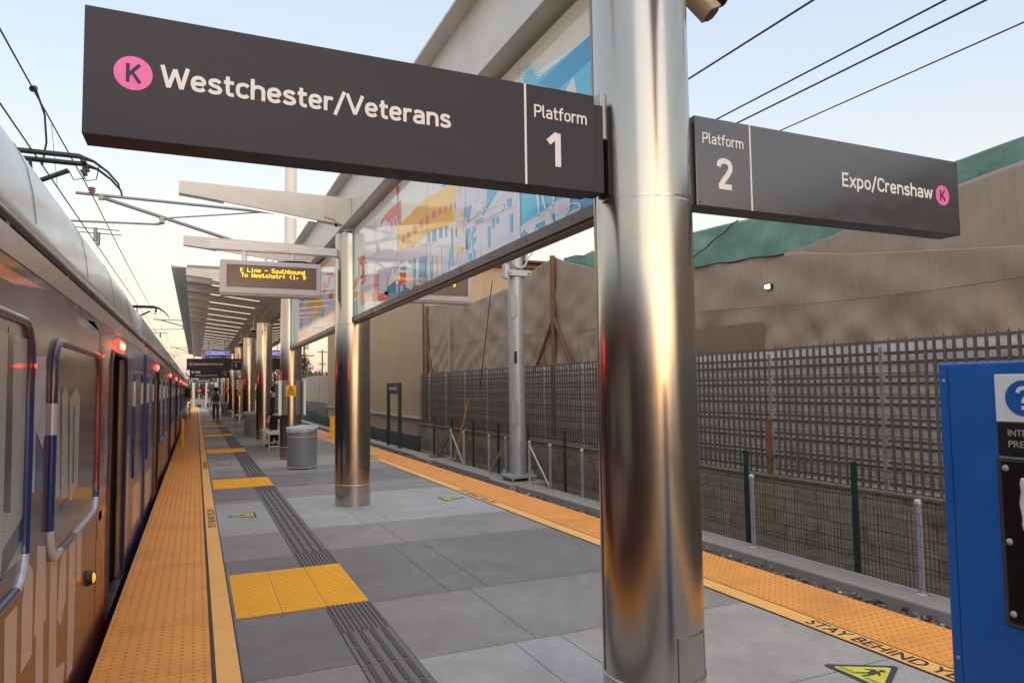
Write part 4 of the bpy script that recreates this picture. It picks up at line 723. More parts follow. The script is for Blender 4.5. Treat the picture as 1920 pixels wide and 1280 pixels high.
# ================================================================== DIRECTION SIGNS
M_gloss = pm('sign_charcoal_gloss', (50, 50, 56), .22, var=.12, scale=5, rvar=.06, spec=.5, dirt=(62, 62, 66), damt=.5, dscale=2.2, stretch=(1, 1, 3))
nodes_of(M_gloss)[3].inputs['IOR'].default_value = 2.1
def dsign(x0, x1, y, z0, z1, side, label, far=False, kind_='dest', name='platform_sign', group='platform direction signs'):
    """side -1: panel left of the column, +1: right; faces -Y"""
    t = thing(name, ((x0 + x1) / 2, y, z0), label, 'sign', group)
    yf = y - .07
    MB().bbox(x0, x1, yf, y + .07, z0, z1, .004).build('panel', M_gloss if side > 0 and not far else M_dark, t)
    cx_ = cxo(3.04) if y < 5 else CX
    if not far:
        e = x1 if side < 0 else x0
        s = -side
        MB().bbox(min(e, e + s * .055), max(e, e + s * .055), y - .055, y + .055, z0 + .005, z1 - .035, .003).build('bracket', M_dark, t)
        if side < 0: MB().bbox(e + .045, cx_ - .20, y - .05, y + .04, z0 + .27, z1 + .03, .003).build('bracket', M_galv, t)
    else:
        for xx in (x0 + .25, x1 - .55):
            MB().cyl((xx, y, z1 - .05), (xx, y, 4.1), .014, n=8).build('hanger', M_galv, t)
    if not far:
        sc_w = MB()
        for xx in (x0 + .02, (x0 + x1) / 2, x1 - .02):
            for zz in (z0 + .018, z1 - .018): sc_w.cyl((xx, yf + .004, zz), (xx, yf - .0015, zz), .0045, n=8)
        sc_w.build('screw', M_black, t)
    W = x1 - x0; H = z1 - z0; yl = yf - .0016; q = H / .493
    def put(fn, nm, mt, par, s, x, z, cap, wd, *ar, **kw):
        m_ = MB(); fn(m_, s, (x, yl - kw.pop('lift', 0), z), r, u, cap * q, wd * q, *ar, **kw); return m_.build(nm, mt, par)
    r, u = (1, 0, 0), (0, 0, 1)
    f = lambda s: z0 + H * s
    if side < 0:
        xd = x1 - .385 * q
        MB().box(xd - .005, xd + .005, yf - .003, yf + .01, z0 + .002, z1 - .002).build('divider', M_txt, t)
        put(strokes, 'lettering', M_txt, t, 'Platform', xd + .045 * q, z0 + .335 * q, .064, .295, .135)
        put(strokes, 'numeral', M_txt, t, '1', xd + .118 * q, z0 + .105 * q, .165, .075, .19)
        if kind_ == 'dest':
            rd = MB(); disc(rd, (x0 + .165 * q, yl + .0004, z0 + .255 * q), r, u, .066 * q); rb = rd.build('roundel', M_pink, t)
            put(strokes, 'letter', M_dark, rb, 'K', x0 + .165 * q, z0 + .219 * q, .072, .053, .17, align='C', lift=.0008)
            put(strokes, 'lettering', M_txt, t, 'Westchester/Veterans', x0 + .258 * q, z0 + .219 * q, .086, 1.185, .175)
        else:
            rd = MB(); disc(rd, (x0 + .165, yl + .0004, z0 + .35), r, u, .066); rb = rd.build('roundel', M_txt, t)
            eb = MB().box(x0 + .3, x0 + .56, yl, yl + .0015, z0 + .30, z0 + .41).build('exit_plate', M_txt, t)
            put(letter, 'letter', M_dark, eb, 'EXIT', x0 + .43, z0 + .33, .055, .2, .02, align='C', lift=.001)
            put(letter, 'letter', M_dark, rb, 'i', x0 + .165, z0 + .315, .07, .02, .03, align='C', lift=.001)
            put(letter, 'lettering', M_txt, t, 'W Florence Av/West Bl', x0 + .3, z0 + .12, .085, 1.2, .02)
    else:
        xd = x0 + .38 * q
        MB().box(xd - .005, xd + .005, yf - .003, yf + .01, z0 + .002, z1 - .002).build('divider', M_txt, t)
        put(strokes, 'lettering', M_txt, t, 'Platform', x0 + .045 * q, z0 + .345 * q, .062, .29, .135)
        put(strokes, 'numeral', M_txt, t, '2', x0 + .14 * q, z0 + .105 * q, .170, .108, .18)
        rd = MB(); disc(rd, (x1 - .165 * q, yl + .0004, z0 + .25 * q), r, u, .066 * q); rb = rd.build('roundel', M_pink, t)
        put(strokes, 'letter', M_dark, rb, 'K', x1 - .165 * q, z0 + .214 * q, .072, .053, .17, align='C', lift=.0008)
        put(strokes, 'lettering', M_txt, t, 'Expo/Crenshaw', x1 - .262 * q, z0 + .216 * q, .086, .815, .165, align='R')
    return t
dsign(-.377, 1.696, 2.87, 2.498, 2.962, -1, 'large charcoal sign reading Westchester/Veterans Platform 1, left of the nearest column')
dsign(2.281, 4.307, 2.87, 2.494, 2.956, 1, 'charcoal sign reading Expo/Crenshaw Platform 2, right of the nearest column')
dsign(-.39, 1.80, 33.2, 2.47, 2.965, -1, 'distant hanging Westchester/Veterans Platform 1 sign under the canopy', True)
dsign(2.45, 4.55, 33.2, 2.47, 2.965, 1, 'distant hanging Expo/Crenshaw sign seen right of the caution sticker column', True)
dsign(-.36, 1.80, 45.5, 2.32, 2.81, -1, 'distant hanging exit sign for W Florence Av, the nearer and larger one', True, 'exit', group='exit signs')
dsign(-.36, 1.85, 77, 2.40, 2.90, -1, 'farthest small exit sign beyond the canopy end', False, 'exit', group='exit signs')
MB_p = MB().cyl((1.95, 77, 0), (1.95, 77, 3.0), .09, n=12).build('sign_post', M_galv); tag(MB_p, 'thin grey post holding the farthest exit sign', 'post')

# ================================================================== GLASS MURALS
PAL = {'cream': (226, 222, 200), 'mint': (232, 238, 230), 'lav': (214, 214, 226), 'sky': (92, 200, 236), 'sky2': (84, 188, 230), 'teal': (50, 160, 210), 'white': (226, 226, 232), 'yel': (246, 206, 104), 'mus': (228, 182, 64),
       'red': (222, 118, 104), 'verm': (220, 100, 74), 'peach': (248, 196, 166), 'blue': (108, 172, 202), 'deep': (66, 142, 178), 'lil': (206, 202, 217)}
PK = list(PAL)
M_mur = [pm('mural_' + q, PAL[q], .07, var=.05, scale=9, rvar=.02, spec=.6, stretch=(1, .3, 2)) for q in PK]
M_line = pm('mural_line', (236, 238, 242), .2)
M_mframe = pm('mural_frame', (92, 80, 74), .4, .3, var=.08)
def mural(y0, y1, shapes, lines, label, base):
    t = thing('glass_mural', (CX, (y0 + y1) / 2, 2.5), label, 'mural', 'glass mural panels between the columns'); X = 1.964
    bp_ = MB().box(X, 2.03, y0, y1, 2.575, 3.79).build('glass_panel', M_mur[PK.index(base)], t)
    mb = MB(); MB_j = MB()
    for si, (c, lay, q) in enumerate(sorted(shapes, key=lambda s_: s_[1])):
        mb.poly([(X - .0003 - .00003 * si, min(max(y, y0 + .02), y1 - .005), z) for y, z in q], PK.index(c))
    for q in lines:
        for (a, za), (b_, zb) in zip(q[:-1], q[1:]):
            d = Vector((b_ - a, zb - za)); L = d.length
            if L < 1e-4: continue
            nrm = Vector((-d.y * .5, d.x)).normalized(); wy, wz = nrm.x * .011, nrm.y * .0035
            cl = lambda v: min(max(v, y0 + .02), y1 - .01)
            mb.add([(X - .0038, cl(a - wy), za - wz), (X - .0038, cl(b_ - wy), zb - wz), (X - .0038, cl(b_ + wy), zb + wz), (X - .0038, cl(a + wy), za + wz)], [(0, 1, 2, 3)], len(PK))
    mb.build('artwork', M_mur + [M_line], t)
    jy = y0 + 1.05
    while jy < y1 - .3: MB_j.box(X - .0046, X - .0041, jy, jy + .004, 2.58, 3.79); jy += 1.05
    MB_j.build('joint', pm('mural_joint', (150, 165, 170), .4), t)
    MB().bbox(1.935, 2.055, y0 - .02, y1 + .02, 2.505, 2.575, .004).box(1.955, 2.035, y0, y1, 2.49, 2.505).build('frame', M_mframe, t)
    fb = MB()
    for yv in [y0 + .3 + .62 * i for i in range(int((y1 - y0) / .62))]: fb.cyl((1.9355, yv, 2.54), (1.932, yv, 2.54), .008, n=8)
    fb.build('fixing', M_black, t)
    MB().bbox(1.945, 2.045, y1 - .006, y1 + .02, 2.575, 3.79, .003).build('end_trim', pm('mural_edge', (112, 168, 180), .2, .3), t)
    for yv in (y0 + 1.8, y0 + 4.2): MB().bbox(1.97, 2.03, yv, yv + .09, 3.78, 3.845, .004).bbox(1.95, 2.05, yv + .02, yv + .07, 3.80, 3.842, .004).build('clamp', M_galv, t)
mural(3.16, 9.68, MURAL_A, MURAL_LINES, 'long glass mural of pastel buildings, blue at the near end, beside the nearest column', 'mint')
mural(10.2, 16.75, MURAL_B, [], 'second glass mural with peach clouds and grey strokes behind the display board', 'lav')

# ================================================================== DISPLAY BOARDS
FONT = {'K': '10001 10010 10100 11000 10100 10010 10001', 'L': '10000 10000 10000 10000 10000 10000 11111', 'i': '00100 00000 01100 00100 00100 00100 01110', 'n': '00000 00000 10110 11001 10001 10001 10001',
        'e': '00000 00000 01110 10001 11111 10000 01110', '-': '00000 00000 00000 11111 00000 00000 00000', 'S': '01111 10000 10000 01110 00001 00001 11110', 'o': '00000 00000 01110 10001 10001 10001 01110',
        'u': '00000 00000 10001 10001 10001 10011 01101', 't': '01000 01000 11100 01000 01000 01001 00110', 'h': '10000 10000 10110 11001 10001 10001 10001', 'b': '10000 10000 10110 11001 10001 10001 11110',
        'd': '00001 00001 01101 10011 10001 10001 01111', 'T': '11111 00100 00100 00100 00100 00100 00100', 'W': '10001 10001 10001 10101 10101 11011 10001', 's': '00000 00000 01111 10000 01110 00001 11110',
        'c': '00000 00000 01110 10000 10000 10001 01110', 'r': '00000 00000 10110 11001 10000 10000 10000', ':': '00000 01100 01100 00000 01100 01100 00000', '<': '00010 00100 01000 10000 01000 00100 00010',
        '1': '00100 01100 00100 00100 00100 00100 01110', ',': '00000 00000 00000 00000 01100 00100 01000', '9': '01110 10001 10001 01111 00001 00010 01100', ' ': '00000 ' * 7}
def dots(mb, s, x, y, z, p):
    for ci, ch in enumerate(s):
        for r, row in enumerate(FONT[ch].split()):
            for c, bit in enumerate(row):
                if bit == '1':
                    a = x + (ci * 6 + c) * p; b_ = z - r * p * 1.08
                    mb.add([(a, y, b_), (a + p * .95, y, b_), (a + p * .95, y, b_ + p), (a, y, b_ + p)], [(0, 1, 2, 3)])
M_case = pm('display_case', (186, 182, 186), .45, var=.03)
M_amber = pm('amber_led', (255, 190, 40), .4, emit=(255, 176, 30), estr=2.4)
M_lcd = pm('led_matrix', (96, 84, 74), .3, var=.04)
def display(x0, x1, y, s, label, lines):
    t = thing('display_board', ((x0 + x1) / 2, y, 2.85), label, 'display board', 'train time displays')
    zt, zb = 3.305, 2.855
    MB().bbox(x0, x1, y - .11, y + .11, zb, zt, .02).bbox(x0 + .01, x1 - .01, y - .09, y + .09, zb - .018, zb + .02, .008).build('case', M_case, t)
    f = y - .112
    MB().box(x0 + .085, x1 - .075, f - .001, f + .01, 2.955, 3.235).build('screen', M_lcd, t)
    fr = MB(); fr.box(x0 + .08, x1 - .07, f - .004, f, 3.235, 3.240).box(x0 + .08, x1 - .07, f - .004, f, 2.95, 2.955).box(x0 + .08, x0 + .085, f - .004, f, 2.95, 3.24).box(x1 - .075, x1 - .07, f - .004, f, 2.94, 3.24); fr.build('screen_frame', pm('screen_edge', (54, 48, 48), .5), t)
    mb = MB()
    for i, l in enumerate(lines): dots(mb, l, x0 + (.245 if s == 1 else .19) + .012 * i, f - .004, 3.195 - .068 * i, .00725)
    mb.build('lettering', M_amber, t)
    vt = MB()
    for q in range(4): vt.box(x0 + .12 + .33 * q, x0 + .135 + .33 * q, f - .003, f + .004, zb + .02, zb + .035)
    vt.build('catch', M_galv, t)
    a, b_ = (s * .13 + (0 if s == 1 else 4.0), 1.80) if s == 1 else (2.2, 3.87)
    MB().bbox(a, b_, y - .05, y + .05, 3.44, 3.55, .012).bbox((x0 + x1) / 2 - .1, (x0 + x1) / 2 + .22, y - .056, y + .056, 3.455, 3.56, .006).build('support_arm', M_white, t)
    for xx, r in ((x0 + .30, .035), (x0 + .57, .018), (x0 + .66, .018), (x1 - .37, .032)): MB().cyl((xx, y, zt - .01), (xx, y, 3.45), r, n=14).build('drop_tube', M_white, t)
    MB().tube([(x0 + .72, y - .02, 3.31), (x0 + .85, y - .05, 3.325), (x0 + 1.05, y - .05, 3.33), (x1 - .08, y - .02, 3.312), (x1 + .04, y, 3.40)] if s == 1 else [(x0 + .1, y, 3.31), (x0 + .4, y - .04, 3.325), (x0 + .5, y, 3.312)], .014, 7).build('cable', M_black, t)
    return t
display(.262, 1.55, 9.94, 1, 'grey LED board reading K Line Southbound, hung left of the second column', ['K Line - Southbound', 'To Westchstr: <1, 9'])
display(2.47, 3.76, 9.94, -1, 'matching LED board mostly hidden behind the mural, right of the second column', ['K Line - Southbound', 'To Westchstr: <1, 9'])
M_scr2 = pm('screen_blue', (120, 120, 210), .3, emit=(150, 150, 235), estr=.55)
M_scr3 = pm('screen_navy', (26, 28, 60), .3, emit=(30, 30, 70), estr=.3)
for x0, s, lb in ((.22, 1, 'small bright arrival screen hanging behind the distant left sign'), (2.62, -1, 'small arrival screen hanging behind the distant right sign')):
    t = thing('arrival_screen', (x0 + .6, 36.4, 2.95), lb, 'screen', 'hanging arrival screens')
    MB().bbox(x0, x0 + 1.3, 36.3, 36.5, 2.92, 3.52, .02).build('case', M_case, t)
    MB().box(x0 + .16, x0 + 1.2, 36.296, 36.3, 3.27, 3.44).build('screen', M_scr2, t); MB().box(x0 + .16, x0 + 1.2, 36.296, 36.3, 3.0, 3.268).build('screen', M_scr3, t)
    ft = MB(); letter(ft, 'Expo/Cren', (x0 + .32, 36.293, 3.13), (1, 0, 0), (0, 0, 1), .09, .55, .03); ft.build('lettering', M_txt, t); ft = MB(); letter(ft, '2, 22', (x0 + .94, 36.293, 3.13), (1, 0, 0), (0, 0, 1), .09, .24, .03); ft.build('lettering', M_txt, t)
    ft = MB(); letter(ft, 'Dest', (x0 + .18, 36.293, 3.32), (1, 0, 0), (0, 0, 1), .07, .22, .02); ft.build('heading', M_scr3, t); ft = MB(); letter(ft, 'Min', (x0 + 1.0, 36.293, 3.32), (1, 0, 0), (0, 0, 1), .07, .17, .02); ft.build('heading', M_scr3, t)
    ft = MB(); disc(ft, (x0 + .24, 36.293, 3.17), (1, 0, 0), (0, 0, 1), .05); ft.build('roundel', M_pink, t)
    for xx in (.3, 1.0): MB().cyl((x0 + xx, 36.4, 3.5), (x0 + xx, 36.4, 4.0), .02, n=8).build('hanger', M_galv, t)

# security cameras on the nearest and further columns
M_cam = pm('camera_beige', (168, 152, 122), .4, var=.05)
def camera(base, d, label, L=.24, r=.045):
    t = thing('security_camera', base, label, 'security camera', 'security cameras'); p = Vector(base); d = Vector(d).normalized()
    MB().cyl(p - d * L * .5, p + d * L * .5, r, n=4 if r > .05 else 14).build('housing', M_cam, t)
    MB().cyl(p + d * (L * .5 + .004), p + d * (L * .5 - .01), r * .7, n=14).build('lens', M_glass, t)
    MB().tube([p - d * L * .2, p - d * L * .2 + Vector((-.05, 0, .06)), p + Vector((-.16, .06, .10))], .014, 8).build('bracket', M_cam, t)
camera((2.36, 2.86, 3.62), (.45, -.35, -.75), 'beige box camera high on the right of the nearest column', .26, .062)
t = thing('dome_camera', (2.52, 2.87, 3.6), 'black dome camera under a short arm right of the nearest column', 'security camera')
MB().sphere((2.52, 2.87, 3.66), .055, seg=20).build('dome', pm('dome_black', (14, 14, 16), .12), t); MB().lathe((2.52, 2.87), [(.06, 3.665), (.064, 3.68), (.064, 3.72), (.0, 3.73)], 24).build('rim', M_white, t)
MB().tube([(2.52, 2.87, 3.72), (2.52, 2.87, 3.79), (2.2, 2.87, 3.79)], .02, 8).build('bracket', M_white, t)
camera((1.72, 15.5, 3.78), (-.6, -.6, -.4), 'pale camera under the beam beyond the near display board', .36, .07)
camera((1.72, 9.62, 3.83), (-.3, -.8, -.3), 'small camera at the head of the second column', .14, .03)
for yv, lb in ((30.2, 'small dark dome camera near the distant Westchester sign'), (23.4, 'dome camera at the head of the column behind the bench')):
    t = thing('dome_camera', (1.6, yv, 3.3), lb, 'security camera'); MB().sphere((1.62, yv, 3.46), .07, seg=14).build('dome', M_glass, t); MB().lathe((1.62, yv), [(.09, 3.46), (.09, 3.52), (.0, 3.54)], 16).build('rim', M_white, t); MB().cyl((1.62, yv, 3.52), (1.62, yv, 4.0), .018, n=8).build('hanger', M_white, t)

# ================================================================== TRAIN
TX = -.58
M_wrap = pm('wrap_bronze', (92, 58, 62), .2, .15, var=.22, scale=1.2, dirt=(66, 42, 46), damt=.5, dscale=.8, rvar=.05, coat=.08, stretch=(1, .5, 1), spec=.28)
M_wrapr = pm('wrap_maroon', (122, 44, 46), .22, .1, var=.12, scale=1.4, rvar=.05, coat=.08, spec=.28)
M_wrapb = pm('wrap_blue_silver', (66, 74, 128), .2, .15, var=.14, scale=2.2, rvar=.05, coat=.08, spec=.28)
M_wraps = pm('wrap_silver', (146, 138, 142), .24, .2, var=.08, scale=2, rvar=.05, coat=.08, spec=.28)
M_wrapp = pm('wrap_purple_grey', (92, 74, 88), .24, .1, var=.14, scale=1.5, rvar=.04, coat=.08, spec=.28)
M_let = pm('wrap_letter', (196, 172, 164), .25, .0, var=.05, coat=.08, spec=.28)
M_letw = pm('wrap_pane_letter', (168, 160, 152), .25, .0, var=.05, coat=.08, spec=.28)
M_letd = pm('wrap_pane_slate', (70, 66, 78), .16, .2, var=.06, coat=.08, spec=.28)
M_pane = pm('window_tint', (86, 78, 78), .14, .1, var=.08, scale=1.2, coat=.08, rvar=.03, spec=.28)
M_navy = pm('wrap_navy', (34, 56, 112), .22, .2, var=.12, coat=.4)
M_lave = pm('wrap_lavender', (190, 188, 200), .22, .2, var=.05, coat=.4)
M_fpur = pm('frame_purple', (66, 52, 74), .22, .1, var=.12, coat=.4)
M_fred = pm('frame_red', (130, 44, 48), .25, .1, var=.12, coat=.4)
M_shr = pm('shroud_silver', (192, 196, 200), .24, .45, var=.06, scale=1.4, rvar=.05, coat=.1)
M_gut = pm('gutter_bronze', (78, 64, 58), .35, .5, var=.15)
M_under = pm('underframe', (30, 30, 32), .6, .2, var=.2)
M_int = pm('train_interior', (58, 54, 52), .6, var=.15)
M_leaf = pm('door_leaf', (150, 126, 100), .3, .6, var=.1)
M_or = pm('wrap_orange_and_glow', (236, 120, 44), .2, .1, var=.08, coat=.5)
tr = thing('light_rail_train', (-1.9, 15, -.98), 'shiny wrapped light rail train with open doors standing at the left platform', 'train')
segs = [(-24, 9.62), (10.02, 26.6), (27.0, 44.0), (44.4, 57.0)]
doors = [-13.4, -6.2, 6.62, 12.6, 18.9, 24.6, 31.2, 37.4, 42.6, 50.0]
DW = .62
def wall_mat(y):
    return [M_wrap, M_wrapr, M_wrapb, M_wraps, M_wrapp]
def wm(y):
    if y < 1.2: return 6
    if y < 5.3: return 0
    if y < 6.05: return 1
    if y < 13: return 2
    return (0, 3, 4, 1, 0, 3)[int(y / 3.1) % 6]
body = MB(); cutz0, cutz1 = -.03, 1.90
for a, b in segs:
    cuts = sorted({a, b} | ({1.2} if a < 1.2 < b else set()) | {d - DW for d in doors if a < d < b} | {d + DW for d in doors if a < d < b} | {q for q in (5.3, 13., 15.5, 18.6, 21.7, 27.9, 34.1, 40.3, 46.5, 52.7) if a < q < b and not any(abs(q - d) < DW for d in doors)})
    for y0, y1 in zip(cuts[:-1], cuts[1:]):
        ym = (y0 + y1) / 2; dr = any(abs(ym - d) < DW for d in doors); mi = wm(ym)
        if dr: body.box(TX - .06, TX, y0, y1, cutz1, 2.06, mi); body.box(TX - .06, TX, y0, y1, -.62, cutz0, mi)
        else: body.box(TX - .06, TX, y0, y1, -.62, 2.06, mi)
    body.box(-3.23, -3.17, a, b, -.62, 2.06, 0); body.box(-3.17, TX - .06, a, a + .05, -.62, 2.06, 0); body.box(-3.17, TX - .06, b - .05, b, -.62, 2.06, 0)
    body.box(-3.17, TX - .06, a + .05, b - .05, -.12, -.06, 5); body.box(-3.17, TX - .06, a + .05, b - .05, 2.04, 2.08, 5)
    body.box(-3.10, TX - .02, a, b, -.62, -.60, 5)
bo = body.build('body', [M_wrap, M_wrapr, M_wrapb, M_wraps, M_wrapp, M_int, pm('wrap_slate', (62, 52, 66), .2, .15, var=.2, scale=1.5, coat=.4)], tr)
tm = MB()
for a, b in segs: tm.box(TX - .03, TX + .004, a + .01, b - .01, 2.06, 2.155, 0); tm.box(TX - .002, TX + .002, a, b, -.62, -.40, 1)
tm.build('cant_rail', [pm('trim_silver', (170, 158, 150), .3, .7, var=.1), M_under], bo)
for y in (5.35, 9.5, 10.1): MB().box(TX - .001, TX + .0015, y - .004, y + .004, -.6, 2.05).build('panel_seam', M_black, bo)
# roof shroud
prof = [(-.610, 2.205), (-.618, 2.30), (-.632, 2.42), (-.655, 2.53), (-.70, 2.625), (-.765, 2.70), (-.86, 2.765), (-1.0, 2.81), (-1.25, 2.83)]
for a, b in segs:
    sh = MB(); ln = [a + (b - a) * i / 24 for i in range(25)]
    def pt(i, x, z, y): 
        e = min(y - a, b - y); kk = max(0, 1 - e / .5); return (x - .25 * kk * kk * (i / 8), y, z - .16 * kk * kk * (i / 8))
    ln = sorted(set(ln + [a + .1, a + .25, a + .4, b - .1, b - .25, b - .4]))
    vs = [pt(i, x, z, y) for y in ln for i, (x, z) in enumerate(prof)]; m = len(prof)
    sh.add(vs, [(j * m + i, (j + 1) * m + i, (j + 1) * m + i + 1, j * m + i + 1) for j in range(len(ln) - 1) for i in range(m - 1)], 0, True)
    vs2 = [(-3.81 - x, y, z) for x, y, z in vs]
    sh.add(vs2, [(j * m + i, (j + 1) * m + i, (j + 1) * m + i + 1, j * m + i + 1) for j in range(len(ln) - 1) for i in range(m - 1)], 0, True)
    sh.box(-2.7, -1.1, a + .3, b - .3, 2.2, 2.60, 0)
    so_ = sh.build('roof_shroud', M_shr, tr)
    md = so_.modifiers.new('thick', 'SOLIDIFY'); md.thickness = .012; md.offset = -1
    gu = MB().tube([(-.604, a + .03, 2.205), (-.604, b - .03, 2.205)], .022, 8); gu.box(-.70, -.612, a + .03, b - .03, 2.10, 2.19)
    yv = a + .6
    while yv < b: gu.box(-.62, -.595, yv, yv + .05, 2.15, 2.21); yv += 1.25
    gu.build('gutter', M_gut, so_)
    yv = a + 1.1; jm = MB()
    while yv < b - .6:
        jm.tube([(x - .0 + .002, yv + .05 * (i == 5), z) for i, (x, z) in enumerate(prof)][1:7], .0015, 4)
        yv += 1.55
    jm.build('panel_joint', M_gut, so_)
for a in (9.62, 26.6, 44.0):
    mb = MB()
    for q in range(6): mb.bbox(-3.05, -.68 - .02 * (q % 2), a + .02 + q * .06, a + .07 + q * .06, -.5, 2.5, .01)
    mb.build('bellows', M_under, tr)
MB().box(-2.9, -.9, -23, 56.5, -.95, -.62).build('underframe', M_under, tr)
# windows
def rrect(y0, y1, z0, z1, r, n=6):
    pts = []
    for cy_, cz, a0 in ((y1 - r, z1 - r, 0), (y0 + r, z1 - r, 90), (y0 + r, z0 + r, 180), (y1 - r, z0 + r, 270)):
        for i in range(n + 1):
            t = R_(a0 + 90 * i / n); pts.append((cy_ + r * math.cos(t), cz + r * math.sin(t)))
    # subdivide straight sides so that colours can change along them
    out = []
    for p, q in zip(pts, pts[1:] + pts[:1]):
        L = math.dist(p, q); m = max(1, int(L / .12)) if L > .15 else 1
        for i in range(m): out.append((p[0] + (q[0] - p[0]) * i / m, p[1] + (q[1] - p[1]) * i / m))
    return out
wins = [(-22, -19.2), (-18.6, -15.6), (-11.6, -8.4), (-4.6, -2.4), (-2.0, -.4), (.0, 1.6), (1.95, 3.17), (3.66, 5.24), (8.15, 9.25), (10.35, 11.6), (13.7, 15.2), (15.6, 17.2), (20, 21.5), (21.9, 23.3), (25.4, 26.3), (27.4, 29.9), (32.4, 34.0), (34.4, 36.1), (38.6, 41.2), (45, 47), (47.3, 48.9), (51.2, 53)]
for i, (a, b) in enumerate(wins):
    z0, z1 = (.90, 1.86) if i < 7 else (.86, 1.83) if i == 7 else (.72, 1.80)
    path = rrect(a, b, z0, z1, .14 if i < 8 else .10)
    pane = MB().poly([(TX + .005, y, z) for y, z in path]).build('window', M_pane, tr)
    if i in (6, 7):
        def mf(p, a=a, b=b, i=i):
            if i == 7 and p.y > b - .12 and p.z > 1.05: return 3
            if p.z > 1.62: return 0
            if p.z > 1.36 and p.y < b - .1: return 1
            if p.z > 1.36 or p.z > 1.02: return 2
            return 1 if (int(p.y * 2.3) % 3) else 2
    else: mf = (lambda p: 0) if i < 6 else (lambda p: 2 if p.z < 1.5 or p.z > 1.7 else 1)
    MB().tube([(TX + .006, y, z) for y, z in path], (.019 if i < 8 else .013), 8, closed=True, mfun=mf).build('frame', [M_fpur, M_lave, M_navy, M_fred], pane)
# wrap graphics (bold letter shapes running over wall and windows)
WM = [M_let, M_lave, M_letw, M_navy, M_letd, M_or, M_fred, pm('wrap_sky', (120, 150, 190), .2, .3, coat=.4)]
class Graphic:
    def poly(s, pts, mi): MB().poly(pts, 0).build('wrap_graphic', WM[mi], bo)
g = Graphic()
for q in WRAP_LOW: g.poly([(TX + .0005, y, z) for y, z in q], 0)
for q in WRAP_GAP: g.poly([(TX + .0009, y, z) for y, z in q], 1)
for q in WRAP_GAP_NAVY: g.poly([(TX + .0013, y, z) for y, z in q], 3)
for q in WRAP_PANE: g.poly([(TX + .0058, y, z) for y, z in q], 2)
for q in WRAP_PANE_DARK + WRAP_PANE_ONE: g.poly([(TX + .0062, y, z) for y, z in q], 4)
g.poly([(TX + .0054, y, z) for y, z in ((1.99, 1.80), (3.12, 1.80), (3.12, 1.0), (1.99, 1.0))], 2)
g.poly([(TX + .0005, y, z) for y, z in ((-2, 2.055), (5.25, 2.055), (5.25, 1.99), (3.95, 2.035), (3.2, 1.975), (1.6, 1.94), (-2, 1.93))], 4)
g.poly([(TX + .0007, y, z) for y, z in ((5.28, 2.02), (5.98, 2.02), (5.98, .10), (5.75, .22), (5.6, .62), (5.28, .80))], 6)
# orange stripe painting a wavy reflected glow, then colour blocks near the door and beyond it
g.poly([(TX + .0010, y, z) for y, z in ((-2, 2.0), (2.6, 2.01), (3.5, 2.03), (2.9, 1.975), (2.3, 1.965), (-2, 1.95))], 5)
g.poly([(TX + .0005, y, z) for y, z in ((4.2, 1.99), (5.0, 2.03), (5.3, 1.99), (4.9, 1.95), (4.4, 1.96))], 3)
g.poly([(TX + .0012, y, z) for y, z in ((5.42, 1.9), (5.60, 1.9), (5.62, .62), (5.42, .62))], 6)
g.poly([(TX + .0012, y, z) for y, z in ((5.66, 1.45), (5.8, 1.5), (5.9, 1.2), (5.8, .98), (5.66, 1.05))], 7)
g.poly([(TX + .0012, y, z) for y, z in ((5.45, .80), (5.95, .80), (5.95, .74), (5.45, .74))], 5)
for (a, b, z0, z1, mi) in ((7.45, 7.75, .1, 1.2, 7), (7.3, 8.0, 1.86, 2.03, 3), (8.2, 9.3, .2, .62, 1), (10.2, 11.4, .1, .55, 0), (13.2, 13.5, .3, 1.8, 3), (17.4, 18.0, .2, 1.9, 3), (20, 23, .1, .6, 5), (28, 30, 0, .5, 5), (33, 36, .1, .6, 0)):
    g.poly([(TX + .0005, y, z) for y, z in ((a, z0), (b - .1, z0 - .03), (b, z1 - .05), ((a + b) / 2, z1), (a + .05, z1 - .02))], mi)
# doors, warning lamps
for d in doors:
    lf = MB().bbox(TX - .055, TX - .02, d + DW - .10, d + DW - .005, -.02, 1.89, .012); lf.bbox(TX - .055, TX - .02, d - DW + .005, d - DW + .05, -.02, 1.89, .01)
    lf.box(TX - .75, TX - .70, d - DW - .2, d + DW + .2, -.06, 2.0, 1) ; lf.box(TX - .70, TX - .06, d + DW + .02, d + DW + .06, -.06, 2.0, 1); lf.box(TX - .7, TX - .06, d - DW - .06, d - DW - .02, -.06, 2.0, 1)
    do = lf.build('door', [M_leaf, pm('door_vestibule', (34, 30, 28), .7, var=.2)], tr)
    fr = MB().tube([(TX + .004, d - DW, -.03), (TX + .004, d - DW, 1.80), (TX + .004, d - DW + .10, 1.90), (TX + .004, d + DW - .10, 1.90), (TX + .004, d + DW, 1.80), (TX + .004, d + DW, -.03)], .014, 6).build('door_frame', M_gut, do)
    MB().box(TX - .04, TX + .012, d - DW, d + DW, -.05, -.022).build('threshold', pm('threshold_steel', (150, 140, 128), .3, .9), do)
    lo = MB()
    for e in (-.10, .07): lo.bbox(TX - .002, TX + .026, d + e, d + e + .12, 1.95, 2.0, .008)
    lo.build('warning_lamp', M_redg, tr)
    MB().bbox(TX - .002, TX + .012, d - .16, d + .26, 1.925, 2.02, .006).build('lamp_housing', M_red, tr)
    lo = MB()
    for e in (-.55, -.35, .35): lo.bbox(TX - .002, TX + .012, d + e, d + e + .03, 1.96, 1.98, .005)
    lo.build('indicator', M_red, tr)
for (y, z) in ((3.13, 1.70), (5.2, 1.83)): MB().bbox(TX + .028, TX + .035, y, y + .012, z - .006, z + .006, .002).build('indicator', M_red, tr)
